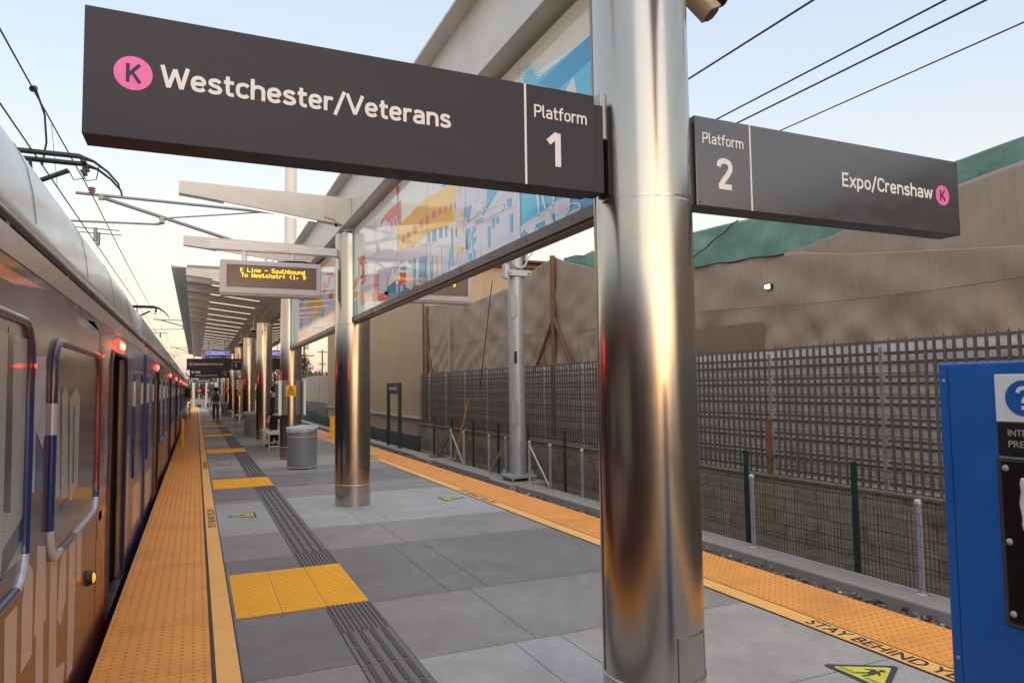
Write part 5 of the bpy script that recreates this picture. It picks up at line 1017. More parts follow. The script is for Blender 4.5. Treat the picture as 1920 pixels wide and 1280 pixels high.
lm = MB().cyl((TX - .002, 4.97, .49), (TX + .030, 4.97, .49), .050, .040, 24).build('side_lamp', M_black, tr)
MB().sphere((TX + .030, 4.97, .49), .028, seg=16, sc_=(.5, 1, 1)).build('lens', pm('amber_lens', (255, 150, 30), .2, emit=(255, 120, 20), estr=1.6), lm)
for (y, z) in ((43.4, 1.55), (55.8, 1.5)): MB().bbox(TX + .02, TX + .20, y, y + .22, z - .35, z + .2, .05).cyl((TX, y + .1, z + .25), (TX + .12, y + .1, z + .2), .02).build('mirror', M_black, tr)
# pantographs
def panto(y):
    p = MB(); z = 4.60; xc = -1.93
    for k in (0, .34):
        xs = [(-2.93, -.32), (-2.80, -.20), (-2.62, -.07), (-2.45, 0), (-1.41, 0), (-1.24, -.05), (-1.08, -.17), (-.96, -.31), (-.945, -.38)]
        p.tube([(x, y + k, z + dz) for x, dz in xs], [.014, .014, .016, .034, .034, .018, .015, .013, .012], 8)
    for x in (-2.42, -1.36):
        p.bbox(x - .03, x + .03, y - .02, y + .36, z - .075, z - .03, .006); p.bbox(x - .022, x + .03, y + .1, y + .2, z - .2, z - .06, .006); p.box(x - .05, x + .06, y + .13, y + .17, z - .15, z - .135)
    p.build('contact_bow', M_black, tr)
    q = MB(); ym = y + .17
    q.tube([(-2.32, ym, z - .16), (xc, ym, z - .36), (-1.54, ym, z - .15)], .034, 8); q.tube([(xc, ym, z - .36), (xc - .03, ym, z - .05)], .02, 8)
    q.tube([(xc, ym, z - .34), (xc, ym + 1.25, 3.45)], [.058, .085], 8); q.tube([(xc, ym + 1.25, 3.45), (xc, ym - .2, 2.72)], .07, 8)
    q.bbox(xc - .5, xc + .5, ym - .5, ym + .6, 2.62, 2.72, .02)
    for xx in (-1.54, -1.40): q.tube([(xx, ym, z - .15), (xx + .06, ym - .02, z - .27), (xx + .17, ym, z - .24), (xx + .2, ym, z - .06)], .007, 5)
    q.build('pantograph_arm', M_black, tr)
panto(10.3); panto(28.0)

# ================================================================== OVERHEAD LINE
M_w = pm('wire_black', (36, 36, 40), .5, .3)
M_tub = pm('bracket_tube', (128, 130, 134), .4, .6, var=.12, scale=15)
def span(name, label, x, z, r, sag=0., sup=(-20, 16.76, 50, 84, 118), group='overhead wires'):
    pts = []
    for a, b in zip(sup[:-1], sup[1:]):
        for i in range(14):
            s = i / 14; pts.append((x, a + (b - a) * s, z - sag * 4 * s * (1 - s)))
    pts.append((x, sup[-1], z)); o = MB().tube(pts, r, 5).build(name, M_w); tag(o, label, 'wire', group); return pts
span('messenger_wire', 'upper catenary wire above the train, passing over the nearer pantograph', -2.03, 5.68, .011, .12)
span('contact_wire', 'lower straight contact wire touched by the train pantographs', -1.93, 4.645, .010)
for y in (3.5, 12.2, 24, 33, 41, 58, 68):
    tag(MB().tube([(-2.03, y, 5.6), (-1.93, y, 4.65)], .0045, 4).build('dropper_wire', M_w), 'thin vertical dropper wire between the two wires over the train', 'wire', 'droppers')
tag(MB().tube([(-2.0, 10.9, 5.62), (-1.90, 10.95, 5.3), (-1.88, 11.0, 4.95), (-1.93, 11.05, 4.65)], .014, 6).cyl((-2.03, 10.86, 5.6), (-2.03, 10.98, 5.66), .04).build('jumper_wire', M_w), 'short thick jumper wire clamped to the upper wire above the pantograph', 'wire')
for x, z, l, r in ((5.80, 5.56, 'topmost of the four wires crossing the sky right of the column', .013), (6.3, 5.12, 'second wire from the top in the right hand sky', .011), (6.2, 4.88, 'third wire from the top in the right hand sky', .011), (7.4, 5.11, 'lowest of the four wires in the right hand sky, nearest the tarpaulin', .009)):
    span('feeder_wire', l, x, z, r)
def cantilever(mb, yy, s=1, px=1.94, ins=None):
    X = lambda x: px - s * (px - x)
    mb.tube([(X(-2.33), yy, 5.71), (X(px - .12), yy, 5.63)], .032, 8); mb.tube([(X(-1.87), yy, 5.66), (X(px - .14), yy, 4.62)], .038, 8)
    mb.tube([(X(-.78), yy, 5.30), (X(px - .4), yy, 5.66)], .016, 6); mb.tube([(X(-2.6), yy, 5.11), (X(-.84), yy, 5.17)], .022, 6)
    mb.tube([(X(-.84), yy, 5.17), (X(-.68), yy, 5.22)], .03, 6); mb.bbox(X(-.72) - .05, X(-.72) + .05, yy - .05, yy + .05, 5.20, 5.34, .01)
    mb.bbox(X(-1.87) - .05, X(-1.87) + .05, yy - .04, yy + .04, 5.60, 5.72, .01)
    for q in (-.04, 0.04): mb.tube([(X(-2.45), yy + q * 6, 4.95), (X(-1.5), yy + q * 6, 4.93)], .012, 5); mb.cyl((X(-1.93), yy + q * 6, 4.68), (X(-1.93), yy + q * 6, 4.96), .035, n=8)
    if ins is not None: ins.lathe((X(-2.04), yy), [(.02, 5.70), (.07, 5.73), (.03, 5.75), (.08, 5.78), (.03, 5.80), (.08, 5.83), (.02, 5.86)], 12)
def centre_pole(yy, label):
    t = thing('catenary_pole', (1.94, yy, 3.8), label, 'catenary pole', 'overhead line poles on the platform')
    MB().cyl((1.94, yy, 3.80), (1.94, yy, 8.6), .14, .125, 24).lathe((1.94, yy), [(.2, 4.651), (.2, 4.69), (.14, 4.70)], 20).build('pole', M_white, t)
    mb = MB(); ins = MB(); cantilever(mb, yy, 1, 1.94, ins); mb.build('cantilever', M_tub, t); ins.build('insulator', pm('insulator_brown', (130, 58, 44), .3), t)
centre_pole(16.76, 'white catenary pole rising through the spine beam with grey tube brackets')
t = thing('wire_bracket', (7.4, 50, 4), 'distant overhead wire bracket beyond the second pantograph', 'bracket'); mb = MB(); cantilever(mb, 45.2); mb.build('cantilever', M_tub, t)
t = thing('wire_bracket', (7.4, 72, 4), 'farthest overhead wire bracket above the far end of the train', 'bracket'); mb = MB(); cantilever(mb, 74); mb.build('cantilever', M_tub, t)
# galvanised mast on the kerb
mst = thing('catenary_mast', (7.4, 16.25, -.73), 'thick galvanised mast bolted to the kerb beyond the right track', 'mast')
MB().cyl((7.40, 16.25, -.60), (7.40, 16.25, 7.2), .205, .185, 40).build('pole', M_galv, mst)
bp_ = MB().bbox(7.05, 7.75, 15.90, 16.60, -.665, -.60, .008)
for dx in (-.27, .27):
    for dy in (-.27, .27): bp_.cyl((7.4 + dx, 16.25 + dy, -.73), (7.4 + dx, 16.25 + dy, -.48), .022, n=8); bp_.cyl((7.4 + dx, 16.25 + dy, -.60), (7.4 + dx, 16.25 + dy, -.55), .042, n=6); bp_.cyl((7.4 + dx, 16.25 + dy, -.72), (7.4 + dx, 16.25 + dy, -.665), .042, n=6)
bp_.build('base_plate', M_galv, mst)
def hand_plate(zc):
    mb = MB(); n_ = []; d = Vector((-.62, -.78, 0)).normalized(); sx_ = Vector((.78, -.62, 0)); o = Vector((7.4, 16.25, zc)) + d * .196
    pts = []
    for k in range(24):
        a = 2 * math.pi * k / 24; p = Vector((.075 * math.cos(a), .075 * math.sin(a))); pts.append(o + sx_ * p.x + Vector((0, 0, p.y + (.22 if math.sin(a) > 0 else -.22))))
    mb.prism(pts, d * .022); mb.tube([q + d * .02 for q in pts], .009, 5, closed=True)
    for s in (-.2, .2): mb.cyl(o + Vector((0, 0, s)) + d * .02, o + Vector((0, 0, s)) + d * .032, .014, n=6)
    mb.build('hand_hole_cover', M_galv, mst)
hand_plate(.95); hand_plate(3.62)
d = Vector((-.52, -.85, 0)).normalized(); o = Vector((7.4, 16.25, 2.32)) + d * .199; sx_ = Vector((.85, -.52, 0))
mb = MB().prism([o - sx_ * .035 + Vector((0, 0, -.15)), o + sx_ * .035 + Vector((0, 0, -.15)), o + sx_ * .035 + Vector((0, 0, .15)), o - sx_ * .035 + Vector((0, 0, .15))], d * .004).build('number_plate', M_black, mst)
cb = MB().lathe((7.4, 16.25), [(.19, 4.36), (.235, 4.365), (.235, 4.52), (.19, 4.525)], 32); cb.bbox(7.10, 7.72, 16.0, 16.1, 4.37, 4.51, .006); cb.bbox(7.10, 7.72, 16.42, 16.5, 4.37, 4.51, .006)
for xx in (7.15, 7.66): cb.cyl((xx, 15.95, 4.44), (xx, 16.56, 4.44), .018, n=8); cb.cyl((xx, 15.95, 4.44), (xx, 15.98, 4.44), .035, n=6)
cb.bbox(7.02, 7.14, 16.05, 16.2, 4.30, 4.66, .01); cb.box(7.0, 7.1, 16.1, 16.16, 4.5, 4.8)
cb.build('clamp', M_galv, mst)
hb = MB(); ring = [(7.4 + .21 * math.cos(a), 16.02, 4.78 + .21 * math.sin(a)) for a in [math.pi + math.pi * q / 16 for q in range(17)]]
hb.tube(ring, .03, 6); hb.box(7.16, 7.22, 16.0, 16.3, 4.78, 5.2); hb.box(7.58, 7.64, 16.0, 16.3, 4.78, 5.2); hb.build('saddle', M_galv, mst)
mb = MB(); 
for z in (5.1, 5.7): mb.tube([(7.4, 16.25, z), (5.5, 16.25, z + .05)], .035, 8)
mb.build('cantilever', M_tub, mst)
for i, (p0, p1) in enumerate((((7.9, 19.0, 4.7), (8.35, 21.2, 1.6)), ((7.5, 16.4, 4.5), (9.6, 19.4, 6.4)), ((7.55, 16.4, 4.5), (9.9, 19.4, 6.4)))):
    tag(MB().tube([p0, p1], .013, 5).build('guy_wire', M_w), ['dark guy wire slanting down to the picket fence left of the mast', 'first of two thin wires running up from the mast clamp', 'second of two thin wires running up from the mast clamp'][i], 'wire')
# orange pole leaning on the fence, and braced foot on the kerb
tag(MB().cyl((7.62, 21.75, -.85), (7.95, 21.2, 1.2), .022, n=8).build('marker_pole', pm('pole_orange', (206, 146, 44), .6, var=.1)), 'thin orange pole leaning against the mesh fence', 'pole')
tag(MB().bbox(7.2, 7.7, 22.6, 23.1, -.735, -.70, .008).bbox(7.4, 7.55, 22.7, 22.8, -.70, -.55, .006).tube([(7.5, 22.75, -.6), (7.6, 22.6, -.3), (7.7, 22.3, -.1)], .02, 6).build('anchor_plate', M_rust), 'rusty anchor plate on the kerb at the foot of the green brace', 'anchor')
# station name frame
sf = thing('station_name_sign', (7.3, 28.1, -.76), 'green framed station name sign standing on the kerb before the warehouse', 'sign')
for yv in (27.15, 28.95): MB().box(7.24, 7.36, yv - .06, yv + .06, -.76, 1.80).build('post', M_green, sf)
MB().bbox(7.26, 7.33, 27.21, 28.89, 1.36, 1.79, .004).build('panel', M_dark, sf)
ft = MB(); letter(ft, 'Fairview Heights', (7.258, 28.62, 1.53), (0, -1, 0), (0, 0, 1), .13, 1.15, .02); ft.build('lettering', M_txt, sf)

# ================================================================== PLATFORM FURNITURE
M_perf = pm('bin_mesh_steel', (142, 150, 154), .45, .15, var=.1)
M_liner = pm('bin_inside', (86, 90, 94), .7, var=.1)
M_bag = pm('bin_bag', (168, 173, 180), .35, var=.06, spec=.6)
def litter_bin(c, label):
    t = thing('litter_bin', (c[0], c[1], 0), label, 'bin', 'litter bins'); R0 = .295; mb = MB()
    # perforated skin: hexagonal holes
    nx, nz = 54, 26; H0, H1 = .06, .80
    rows = []
    for j in range(nz):
        z = H0 + (H1 - H0) * (j + .5) / nz
        for i in range(nx):
            a = 2 * math.pi * (i + (j % 2) * .5) / nx; da = 2 * math.pi / nx; dz = (H1 - H0) / nz
            P = lambda u, v: (c[0] + R0 * math.cos(a + u * da), c[1] + R0 * math.sin(a + u * da), z + v * dz)
            o = len(mb.v); A = [P(-.5, -.5), P(.5, -.5), P(.5, .5), P(-.5, .5)]; B = [P(-.27, -.30), P(.27, -.30), P(.27, .30), P(-.27, .30)]
            mb.add(A + B, [(0, 1, 5, 4), (1, 2, 6, 5), (2, 3, 7, 6), (3, 0, 4, 7)])
    mb.build('mesh_skin', M_perf, t)
    MB().lathe(c, [(0, .05), (R0 - .03, .05), (R0 - .03, .78)], 40).build('liner', M_liner, t)
    rg = MB()
    for z, r in ((.035, R0 + .004), (.80, R0 + .008), (.64, R0 + .004)): rg.tube([(c[0] + r * math.cos(2 * math.pi * i / 40), c[1] + r * math.sin(2 * math.pi * i / 40), z) for i in range(40)], .012 if z != .64 else .007, 6, closed=True)
    for i in range(4): a = i * math.pi / 2 + .4; rg.cyl((c[0] + R0 * math.cos(a), c[1] + R0 * math.sin(a), 0), (c[0] + R0 * math.cos(a), c[1] + R0 * math.sin(a), .06), .014, n=8)
    rg.build('rim', M_galv, t)
    bg = MB(); pr = []; n_ = 48
    for k, (r, z) in enumerate(((R0 - .04, .70), (R0 - .02, .84), (R0 + .012, .845), (R0 + .020, .80), (R0 + .012, .755))):
        for i in range(n_):
            a = 2 * math.pi * i / n_; wv = .006 * math.sin(4 * a + k) + .005 * math.sin(9 * a); bias = .02 * math.cos(a - .5)
            pr.append((c[0] + (r + wv * .4) * math.cos(a), c[1] + (r + wv * .4) * math.sin(a), z + (wv + bias) * (1.6 if k == 4 else .8)))
    bg.add(pr, [(k * n_ + i, k * n_ + (i + 1) % n_, (k + 1) * n_ + (i + 1) % n_, (k + 1) * n_ + i) for k in range(4) for i in range(n_)], 0, True); bg.build('bag', M_bag, t)
litter_bin((1.985, 14.95), 'round mesh litter bin with a pale bag over its rim, near the caution sticker')
litter_bin((1.83, 26.3), 'farther litter bin half hidden between two steel columns')
litter_bin((1.70, 46.5), 'farthest small litter bin beside the far columns')
M_bench = pm('bench_steel', (190, 192, 190), .4, .5, var=.08)
def bench(x0, x1, y0, y1, label, back=None):
    t = thing('metal_bench', ((x0 + x1) / 2, y0, 0), label, 'bench', 'metal benches between the columns')
    mb = MB(); mb.bbox(x0, x1, y0, y1, .43, .455, .01)
    for q in range(int((y1 - y0) / .08)): mb.box(x0 + .03, x1 - .03, y0 + .03 + q * .08, y0 + .06 + q * .08, .455, .462)
    mb.build('seat', M_bench, t)
    for yy in (y0 + .06, y1 - .06):
        for xx in (x0 + .04, x1 - .04): MB().cyl((xx, yy, 0), (xx, yy, .43), .022, n=8).build('leg', M_bench, t)
        MB().box(x0 + .04, x1 - .04, yy - .015, yy + .015, .12, .145).build('stretcher', M_bench, t)
    if back: MB().bbox(x1 - .04, x1, y0, y1, .46, .86, .01).build('backrest', M_bench, t)
bench(1.70, 2.22, 19.3, 21.9, 'nearest backless metal bench between the columns')
bench(1.68, 2.2, 27.5, 29.9, 'second metal bench behind the third column')
bench(1.68, 2.2, 33.2, 36.2, 'third metal bench with a backrest, further along the platform', True)
bench(1.68, 2.2, 40.3, 43.2, 'farthest metal bench, next to the walking person', True)
# side cases on the third column and stickers
cc = COLS_Y[2]
for s, lb in ((-1, 'slim white notice case on the left side of the sticker column'), (1, 'slim white notice case on the right side of the sticker column')):
    t = thing('notice_case', (CX + s * .25, cc, 1.0), lb, 'notice case', 'notice cases on the column')
    a, b = (CX - .315, CX - .242) if s < 0 else (CX + .242, CX + .285)
    MB().bbox(a, b, cc - .38, cc + .38, 1.01, 1.80, .012).build('case', M_white, t); x = a - .002 if s < 0 else b + .002
    MB().box(min(x, x + .002), max(x, x + .002), cc - .33, cc + .33, 1.06, 1.75).build('pane', M_glass, t)
def col_plate(mb, c, R0, a_mid, w_, z0, z1, lift, mi):
    aa = [a_mid + (q / 8 - .5) * w_ / R0 for q in range(9)]; rr = R0 + lift
    mb.add([(c[0] + rr * math.cos(a), c[1] + rr * math.sin(a), z) for a in aa for z in (z0, z1)], [(2 * q, 2 * q + 2, 2 * q + 3, 2 * q + 1) for q in range(8)], mi)
def caution(y, z0, a, label, text=True):
    c = (CX, y); mb = MB(); col_plate(mb, c, .239, R_(a), .23, z0, z0 + .25, .0025, 0); am = R_(a)
    o = Vector((c[0] + .2425 * math.cos(am), c[1] + .2425 * math.sin(am), 0)); rr = Vector((-math.sin(am), math.cos(am), 0)); n_ = Vector((math.cos(am), math.sin(am), 0)) * .003
    T = lambda u, v: o + n_ + rr * u + Vector((0, 0, z0 + v))
    for q in ([(-.068, .115), (.068, .115), (.05, .127), (-.05, .127)], [(-.068, .115), (-.05, .127), (0, .21), (0, .232)], [(.068, .115), (0, .232), (0, .21), (.05, .127)], [(-.012, .135), (.012, .135), (.006, .185), (-.006, .185)], [(-.03, .14), (-.018, .14), (-.004, .17), (-.01, .17)], [(.03, .14), (.018, .14), (.004, .17), (.01, .17)]): mb.poly([T(*p) for p in q], 1)
    letter(mb, 'Wait behind', T(0, .068), rr, (0, 0, 1), .026, .16, .03, 1, 'C'); letter(mb, 'yellow line', T(0, .028), rr, (0, 0, 1), .026, .15, .03, 1, 'C')
    tag(mb.build('caution_sticker', [M_yel, M_black]), label, 'sticker', 'yellow caution stickers on columns')
caution(COLS_Y[2], 1.44, 263, 'yellow caution triangle sticker facing the camera above the litter bin')
caution(COLS_Y[5], 1.30, 268, 'small yellow sticker under the red topped timetable'); caution(COLS_Y[7], 1.40, 262, 'tiny far yellow sticker on a distant column')
mb = MB(); c = (CX, COLS_Y[5]); col_plate(mb, c, .239, R_(268), .36, 1.62, 2.20, .003, 0); col_plate(mb, c, .239, R_(268), .36, 2.12, 2.20, .005, 1); col_plate(mb, c, .239, R_(268), .36, 1.60, 1.64, .005, 1)
for q in range(3):
    for p in range(3): col_plate(mb, c, .239, R_(268) + (p - 1) * .5, .07, 1.72 + .13 * q, 1.78 + .13 * q, .0045, 2)
tag(mb.build('timetable_poster', [M_txt, M_fred, pm('poster_grey', (120, 126, 130), .6)]), 'white timetable poster with red top on a distant column', 'poster')
# yellow bollards
def bollard(x, y, h, w_, label, flat=False):
    t = thing('yellow_bollard', (x, y, 0), label, 'bollard', 'yellow bollards on the platform edge')
    if flat: MB().bbox(x - w_ / 2, x + w_ / 2, y - .03, y + .03, .01, h, .012).build('post', M_yel, t)
    else: MB().cyl((x, y, .01), (x, y, h), w_, n=16).sphere((x, y, h), w_, seg=14).build('post', M_yel, t)
    MB().bbox(x - .14, x + .14, y - .16, y + .16, .006, .022, .005).build('base_plate', M_yel, t)
bollard(-.33, 21.9, .78, .045, 'slim yellow bollard near the open train doors'); bollard(4.15, 23.9, .70, .20, 'broad yellow bollard on the right platform edge', True)
bollard(-.33, 46, .80, .05, 'farther yellow bollard on the left edge strip'); bollard(-.3, 66, 1.6, .05, 'distant yellow post at the end of the platform')

# blue help point in the right foreground
M_blue = pm('help_point_blue', (18, 94, 176), .45, var=.12, scale=5, dirt=(30, 98, 170), damt=.5, dscale=3.5, bump=.03, bscale=200, coat=.15)
hp = thing('help_point', (2.1, 1.0, 0), 'tall blue help point with telephone panel at the right edge', 'help point')
hx = 1.90; yf = 1.322
MB().bbox(hx, hx + .30, .45, yf, .0, 1.648, .006).build('cabinet', M_blue, hp)
MB().bbox(hx - .02, hx + .32, .43, yf + .02, .001, .06, .004).build('foot', M_black, hp)
MB().box(hx - .0008, hx + .01, .46, yf - .008, .60, .603).box(hx - .0008, hx + .01, yf - .030, yf - .0285, .08, 1.63).build('seam', M_black, hp)
for zz in (.12, .85, 1.60): MB().cyl((hx + .002, yf - .018, zz), (hx - .0025, yf - .018, zz), .005, n=10).build('screw', M_galv, hp)
ys1 = yf - .155
pl = MB().bbox(hx - .004, hx + .002, .70, ys1, 1.492, 1.614, .002).build('symbol_plate', M_txt, hp)
q = MB(); disc(q, (hx - .0052, ys1 - .071, 1.553), (0, -1, 0), (0, 0, 1), .045, 0, 48); q.build('roundel', M_blue, pl)
q = MB(); strokes(q, '?', (hx - .0066, ys1 - .071, 1.524), (0, -1, 0), (0, 0, 1), .059, .036, .17, align='C'); q.build('lettering', M_txt, pl)
tp = MB().bbox(hx - .004, hx + .002, .70, ys1 - .001, 1.408, 1.491, .002).build('text_plate', M_black, hp)
q = MB(); letter(q, 'INTERCOM', (hx - .0052, ys1 - .028, 1.457), (0, -1, 0), (0, 0, 1), .016, .105, .008); q.build('lettering', pm('plate_grey_text', (176, 172, 160), .5), tp); q = MB(); letter(q, 'PRESS HERE', (hx - .0052, ys1 - .028, 1.429), (0, -1, 0), (0, 0, 1), .016, .125, .008); q.build('lettering', pm('plate_grey_text', (176, 172, 160), .5), tp)
pn = MB().bbox(hx - .010, hx + .002, .72, ys1 - .006, .985, 1.398, .006).build('phone_panel', pm('panel_black', (26, 24, 24), .35, .3, var=.2, scale=30), hp)
MB().bbox(hx - .007, hx + .001, .712, ys1 + .002, .977, 1.406, .006).build('panel_rim', pm('rim_steel', (110, 104, 100), .35, .8), hp)
q = MB()
for zz in (1.01, 1.19, 1.375): q.sphere((hx - .010, ys1 - .020, zz), .0085, seg=12, sc_=(.6, 1, 1))
q.build('screw', M_galv, pn)
q = MB(); cy_, cz = ys1 - .12, 1.29
hs = []
for k in range(13):
    a = R_(70 + 220 * k / 12); hs.append((cy_ - .030 - .026 * math.cos(R_(180) - a) - .0, cz + .062 * math.sin(a)))
q.tube([(hx - .013, ys1 - .062 - .012 * abs(s), cz + .062 * s) for s in [-1, -.8, -.5, 0, .5, .8, 1]], [.015, .016, .011, .010, .011, .016, .015], 8)
q.tube([(hx - .012, ys1 - .10, cz - .05), (hx - .012, ys1 - .10, cz + .05)], .006, 6); disc(q, (hx - .0115, ys1 - .085, cz - .085), (0, -1, 0), (0, 0, 1), .009)
q.build('handset_symbol', M_txt, pn)
q = MB(); disc(q, (hx - .0105, ys1 - .115, 1.10), (0, -1, 0), (0, 0, 1), .043, 0, 40)
for i in range(-4, 5):
    for j in range(-4, 5):
        if i * i + j * j < 18: disc(q, (hx - .0112, ys1 - .115 + i * .0085, 1.10 + j * .0085), (0, -1, 0), (0, 0, 1), .0024, 1, 8)
q.build('speaker', [pm('speaker_steel', (124, 96, 88), .4, .7), M_black], pn)

# ================================================================== PEOPLE
M_skin = pm('skin', (112, 76, 58), .55)
def skinmesh(name, verts, edges, radii, mat, parent, root=0, lv=2):
    me = bpy.data.meshes.new(name); org = ORG.get(parent.name, Vector()) if parent else Vector()
    me.from_pydata(verts, edges, []); o = bpy.data.objects.new(name, me); COL.objects.link(o); me.materials.append(mat)
    if parent: o.parent = parent; ORG[o.name] = org
    md = o.modifiers.new('skin', 'SKIN'); md.use_smooth_shade = True
    for i, r in enumerate(radii):
        sv = me.skin_vertices[0].data[i]; sv.radius = r if isinstance(r, tuple) else (r, r); sv.use_root = (i == root)
    s = o.modifiers.new('sub', 'SUBSURF'); s.levels = lv; s.render_levels = lv
    return o
def person(loc, h, head, lab, top, legs, shoes, hair, vest=None, step=.14, armswing=.08, skin=M_skin):
    k = h / 1.75; t = thing('person', loc, lab, 'person'); t.rotation_euler = (0, 0, head)
    V = lambda x, y, z: (x * k, y * k, z * k)   # local, facing +Y
    vs = [V(0, 0, .95), V(0, .01, 1.15), V(0, 0, 1.38), V(0, 0, 1.50), V(0, .02, 1.58), V(0, .03, 1.68), V(0, .02, 1.735)]
    rs = [(.145, .105), (.13, .095), (.16, .10), .052, (.062, .075), (.072, .088), (.05, .06)]
    es = [(0, 1), (1, 2), (2, 3), (3, 4), (4, 5), (5, 6)]
    vs.append(V(0, .125, 1.615)); rs.append(.014); es.append((4, 7))       # nose
    def chain(start, pts):
        p = start
        for q, r in pts: vs.append(V(*q)); rs.append(r); es.append((p, len(vs) - 1)); p = len(vs) - 1
        return p
    for s in (-1, 1):
        a = armswing * s
        hnd = chain(2, [((.19 * s, 0, 1.40), .058), ((.235 * s, -a * .4, 1.12), .043), ((.25 * s, a + .05, .88), .031), ((.25 * s, a + .075, .81), (.022, .036))])
        for fi, (dx, ln) in enumerate(((-.024, .075), (-.008, .085), (.008, .08), (.022, .065))):
            chain(hnd, [((.25 * s + .01 * s, a + .075 + dx, .77), .010), ((.245 * s, a + .085 + dx, .77 - ln * .55), .009), ((.235 * s, a + .095 + dx, .77 - ln), .008)])
        chain(hnd, [((.245 * s, a + .12, .80), .011), ((.24 * s, a + .135, .765), .009)])
        b = -step * s
        f = chain(0, [((.09 * s, .01, .88), .095), ((.10 * s, b * .4 + .03, .50), .06), ((.10 * s, b, .10), .04), ((.10 * s, b - .02, .045), .042)])
        chain(f, [((.105 * s, b + .10, .04), .040), ((.11 * s, b + .17, .032), .03)])
    skinmesh('body', [Vector(v) for v in vs], es, [tuple(q * k for q in r) if isinstance(r, tuple) else r * k for r in rs], skin, t)
    K_ = lambda r: tuple(q * k for q in r) if isinstance(r, tuple) else r * k
    # jacket or coat
    jv = [V(0, 0, .88), V(0, .0, 1.05), V(0, 0, 1.22), V(0, 0, 1.38), V(0, 0, 1.47)]; jr = [(.185, .15), (.17, .135), (.17, .13), (.185, .13), (.085, .075)]; je = [(0, 1), (1, 2), (2, 3), (3, 4)]
    for s in (-1, 1):
        a = armswing * s; p = 3
        for q, r in (((.195 * s, 0, 1.41), .072), ((.24 * s, -a * .4, 1.12), .058), ((.252 * s, a + .045, .90), .047)):
            jv.append(V(*q)); jr.append(r); je.append((p, len(jv) - 1)); p = len(jv) - 1
    skinmesh('jacket', [Vector(v) for v in jv], je, [K_(r) for r in jr], top, t)
    if vest: skinmesh('vest', [Vector(V(0, -.005, .98)), Vector(V(0, -.01, 1.18)), Vector(V(0, -.01, 1.40)), Vector(V(0, 0, 1.49))], [(0, 1), (1, 2), (2, 3)], [K_(r) for r in ((.185, .155), (.195, .16), (.20, .15), (.09, .085))], vest, t)
    tv = [V(0, 0, .97)]; trd = [(.15, .115)]; te = []
    for s in (-1, 1):
        b = -step * s; p = 0
        for q, r in (((.092 * s, .01, .86), .108), ((.10 * s, b * .4 + .03, .50), .076), ((.10 * s, b, .13), .058)):
            tv.append(V(*q)); trd.append(r); te.append((p, len(tv) - 1)); p = len(tv) - 1
    skinmesh('trousers', [Vector(v) for v in tv], te, [K_(r) for r in trd], legs, t)
    for s in (-1, 1):
        b = -step * s
        skinmesh('shoe', [Vector(V(.10 * s, b - .045, .05)), Vector(V(.10 * s, b + .03, .05)), Vector(V(.108 * s, b + .12, .042)), Vector(V(.112 * s, b + .19, .035))], [(0, 1), (1, 2), (2, 3)], [K_(r) for r in (.048, .052, .046, .034)], shoes, t)
    hr = MB(); hr.sphere(V(0, .005, 1.675), .112 * k, seg=18, sc_=(.95, 1.02, 1.0)); 
    if hair == 'puff':
        for i in range(60): 
            a = random.uniform(0, 6.28); b = random.uniform(-.6, 1.4); r = .10 * k
            hr.sphere((r * math.cos(a) * math.cos(b), .0 + r * math.sin(a) * math.cos(b) - .01, 1.69 * k + r * math.sin(b)), .035 * k, seg=8)
    o = hr.build('hair', pm('hair_black', (20, 17, 16), .7, var=.3, scale=60)); o.parent = t
    return t
pA = person((.93, 39.4, 0), 1.70, R_(-4), 'person in a puffy vest and brown trousers walking away down the platform', pm('shirt_pale', (176, 168, 166), .9, var=.08), pm('trousers_brown', (96, 62, 56), .9, var=.12), pm('shoe_dark', (30, 27, 27), .6), 'puff', pm('vest_olive', (58, 50, 44), .7, var=.35, scale=14), .12, .10)
pB = person((2.03, 21.0, 0), 1.68, R_(75), 'person in black behind the sticker column, only partly visible', pm('jacket_black', (18, 18, 20), .8, var=.15), pm('trousers_black', (20, 20, 24), .85), pm('shoe_black', (20, 20, 20), .6), 'flat', None, .06, -.05, pm('skin_light', (188, 150, 130), .55))
MB().sphere((2.03 - .075, 21.03, 1.545), .062, seg=12, sc_=(1.0, .9, .8)).build('mask', M_txt)
mk = bpy.data.objects['mask']; mk.parent = pB; mk.matrix_parent_inverse = (Matrix.Translation((2.03, 21.0, 0)) @ Matrix.Rotation(R_(75), 4, 'Z')).inverted()

# ================================================================== BEYOND THE PLATFORM
M_asph = pm('asphalt', (74, 74, 76), .9, var=.15, scale=2)
kind(MB().box(-60, 60, 92, 101, -1.22, -.975).build('road', M_asph))
kind(MB().box(-.3, 4.2, 74, 80, -1.2, -.3).box(-.3, 4.2, 80, 86, -1.2, -.7).build('ramp', M_pl[1]))
def crossing(x, y, label):
    t = thing('crossing_signal', (x, y, -.98), label, 'crossing signal', 'crossing signals past the platform end')
    MB().cyl((x, y, -.98), (x, y, 4.2), .06, n=10).build('mast', M_galv, t)
    MB().cyl((x, y - .10, 1.6), (x, y - .02, 1.6), .33, n=24).build('target', M_black, t)
    MB().cyl((x, y - .12, 1.6), (x, y - .11, 1.6), .16, n=20).build('lamp', pm('signal_red', (220, 40, 44), .3, emit=(230, 40, 46), estr=1.1), t)
    MB().bbox(x - .2, x + .2, y - .25, y + .25, -.98, .1, .02).build('cabinet', M_black, t)
crossing(.30, 82, 'red crossing signal beyond the platform end, the larger left one'); crossing(1.2, 90, 'red crossing signal beyond the platform end, the smaller right one')
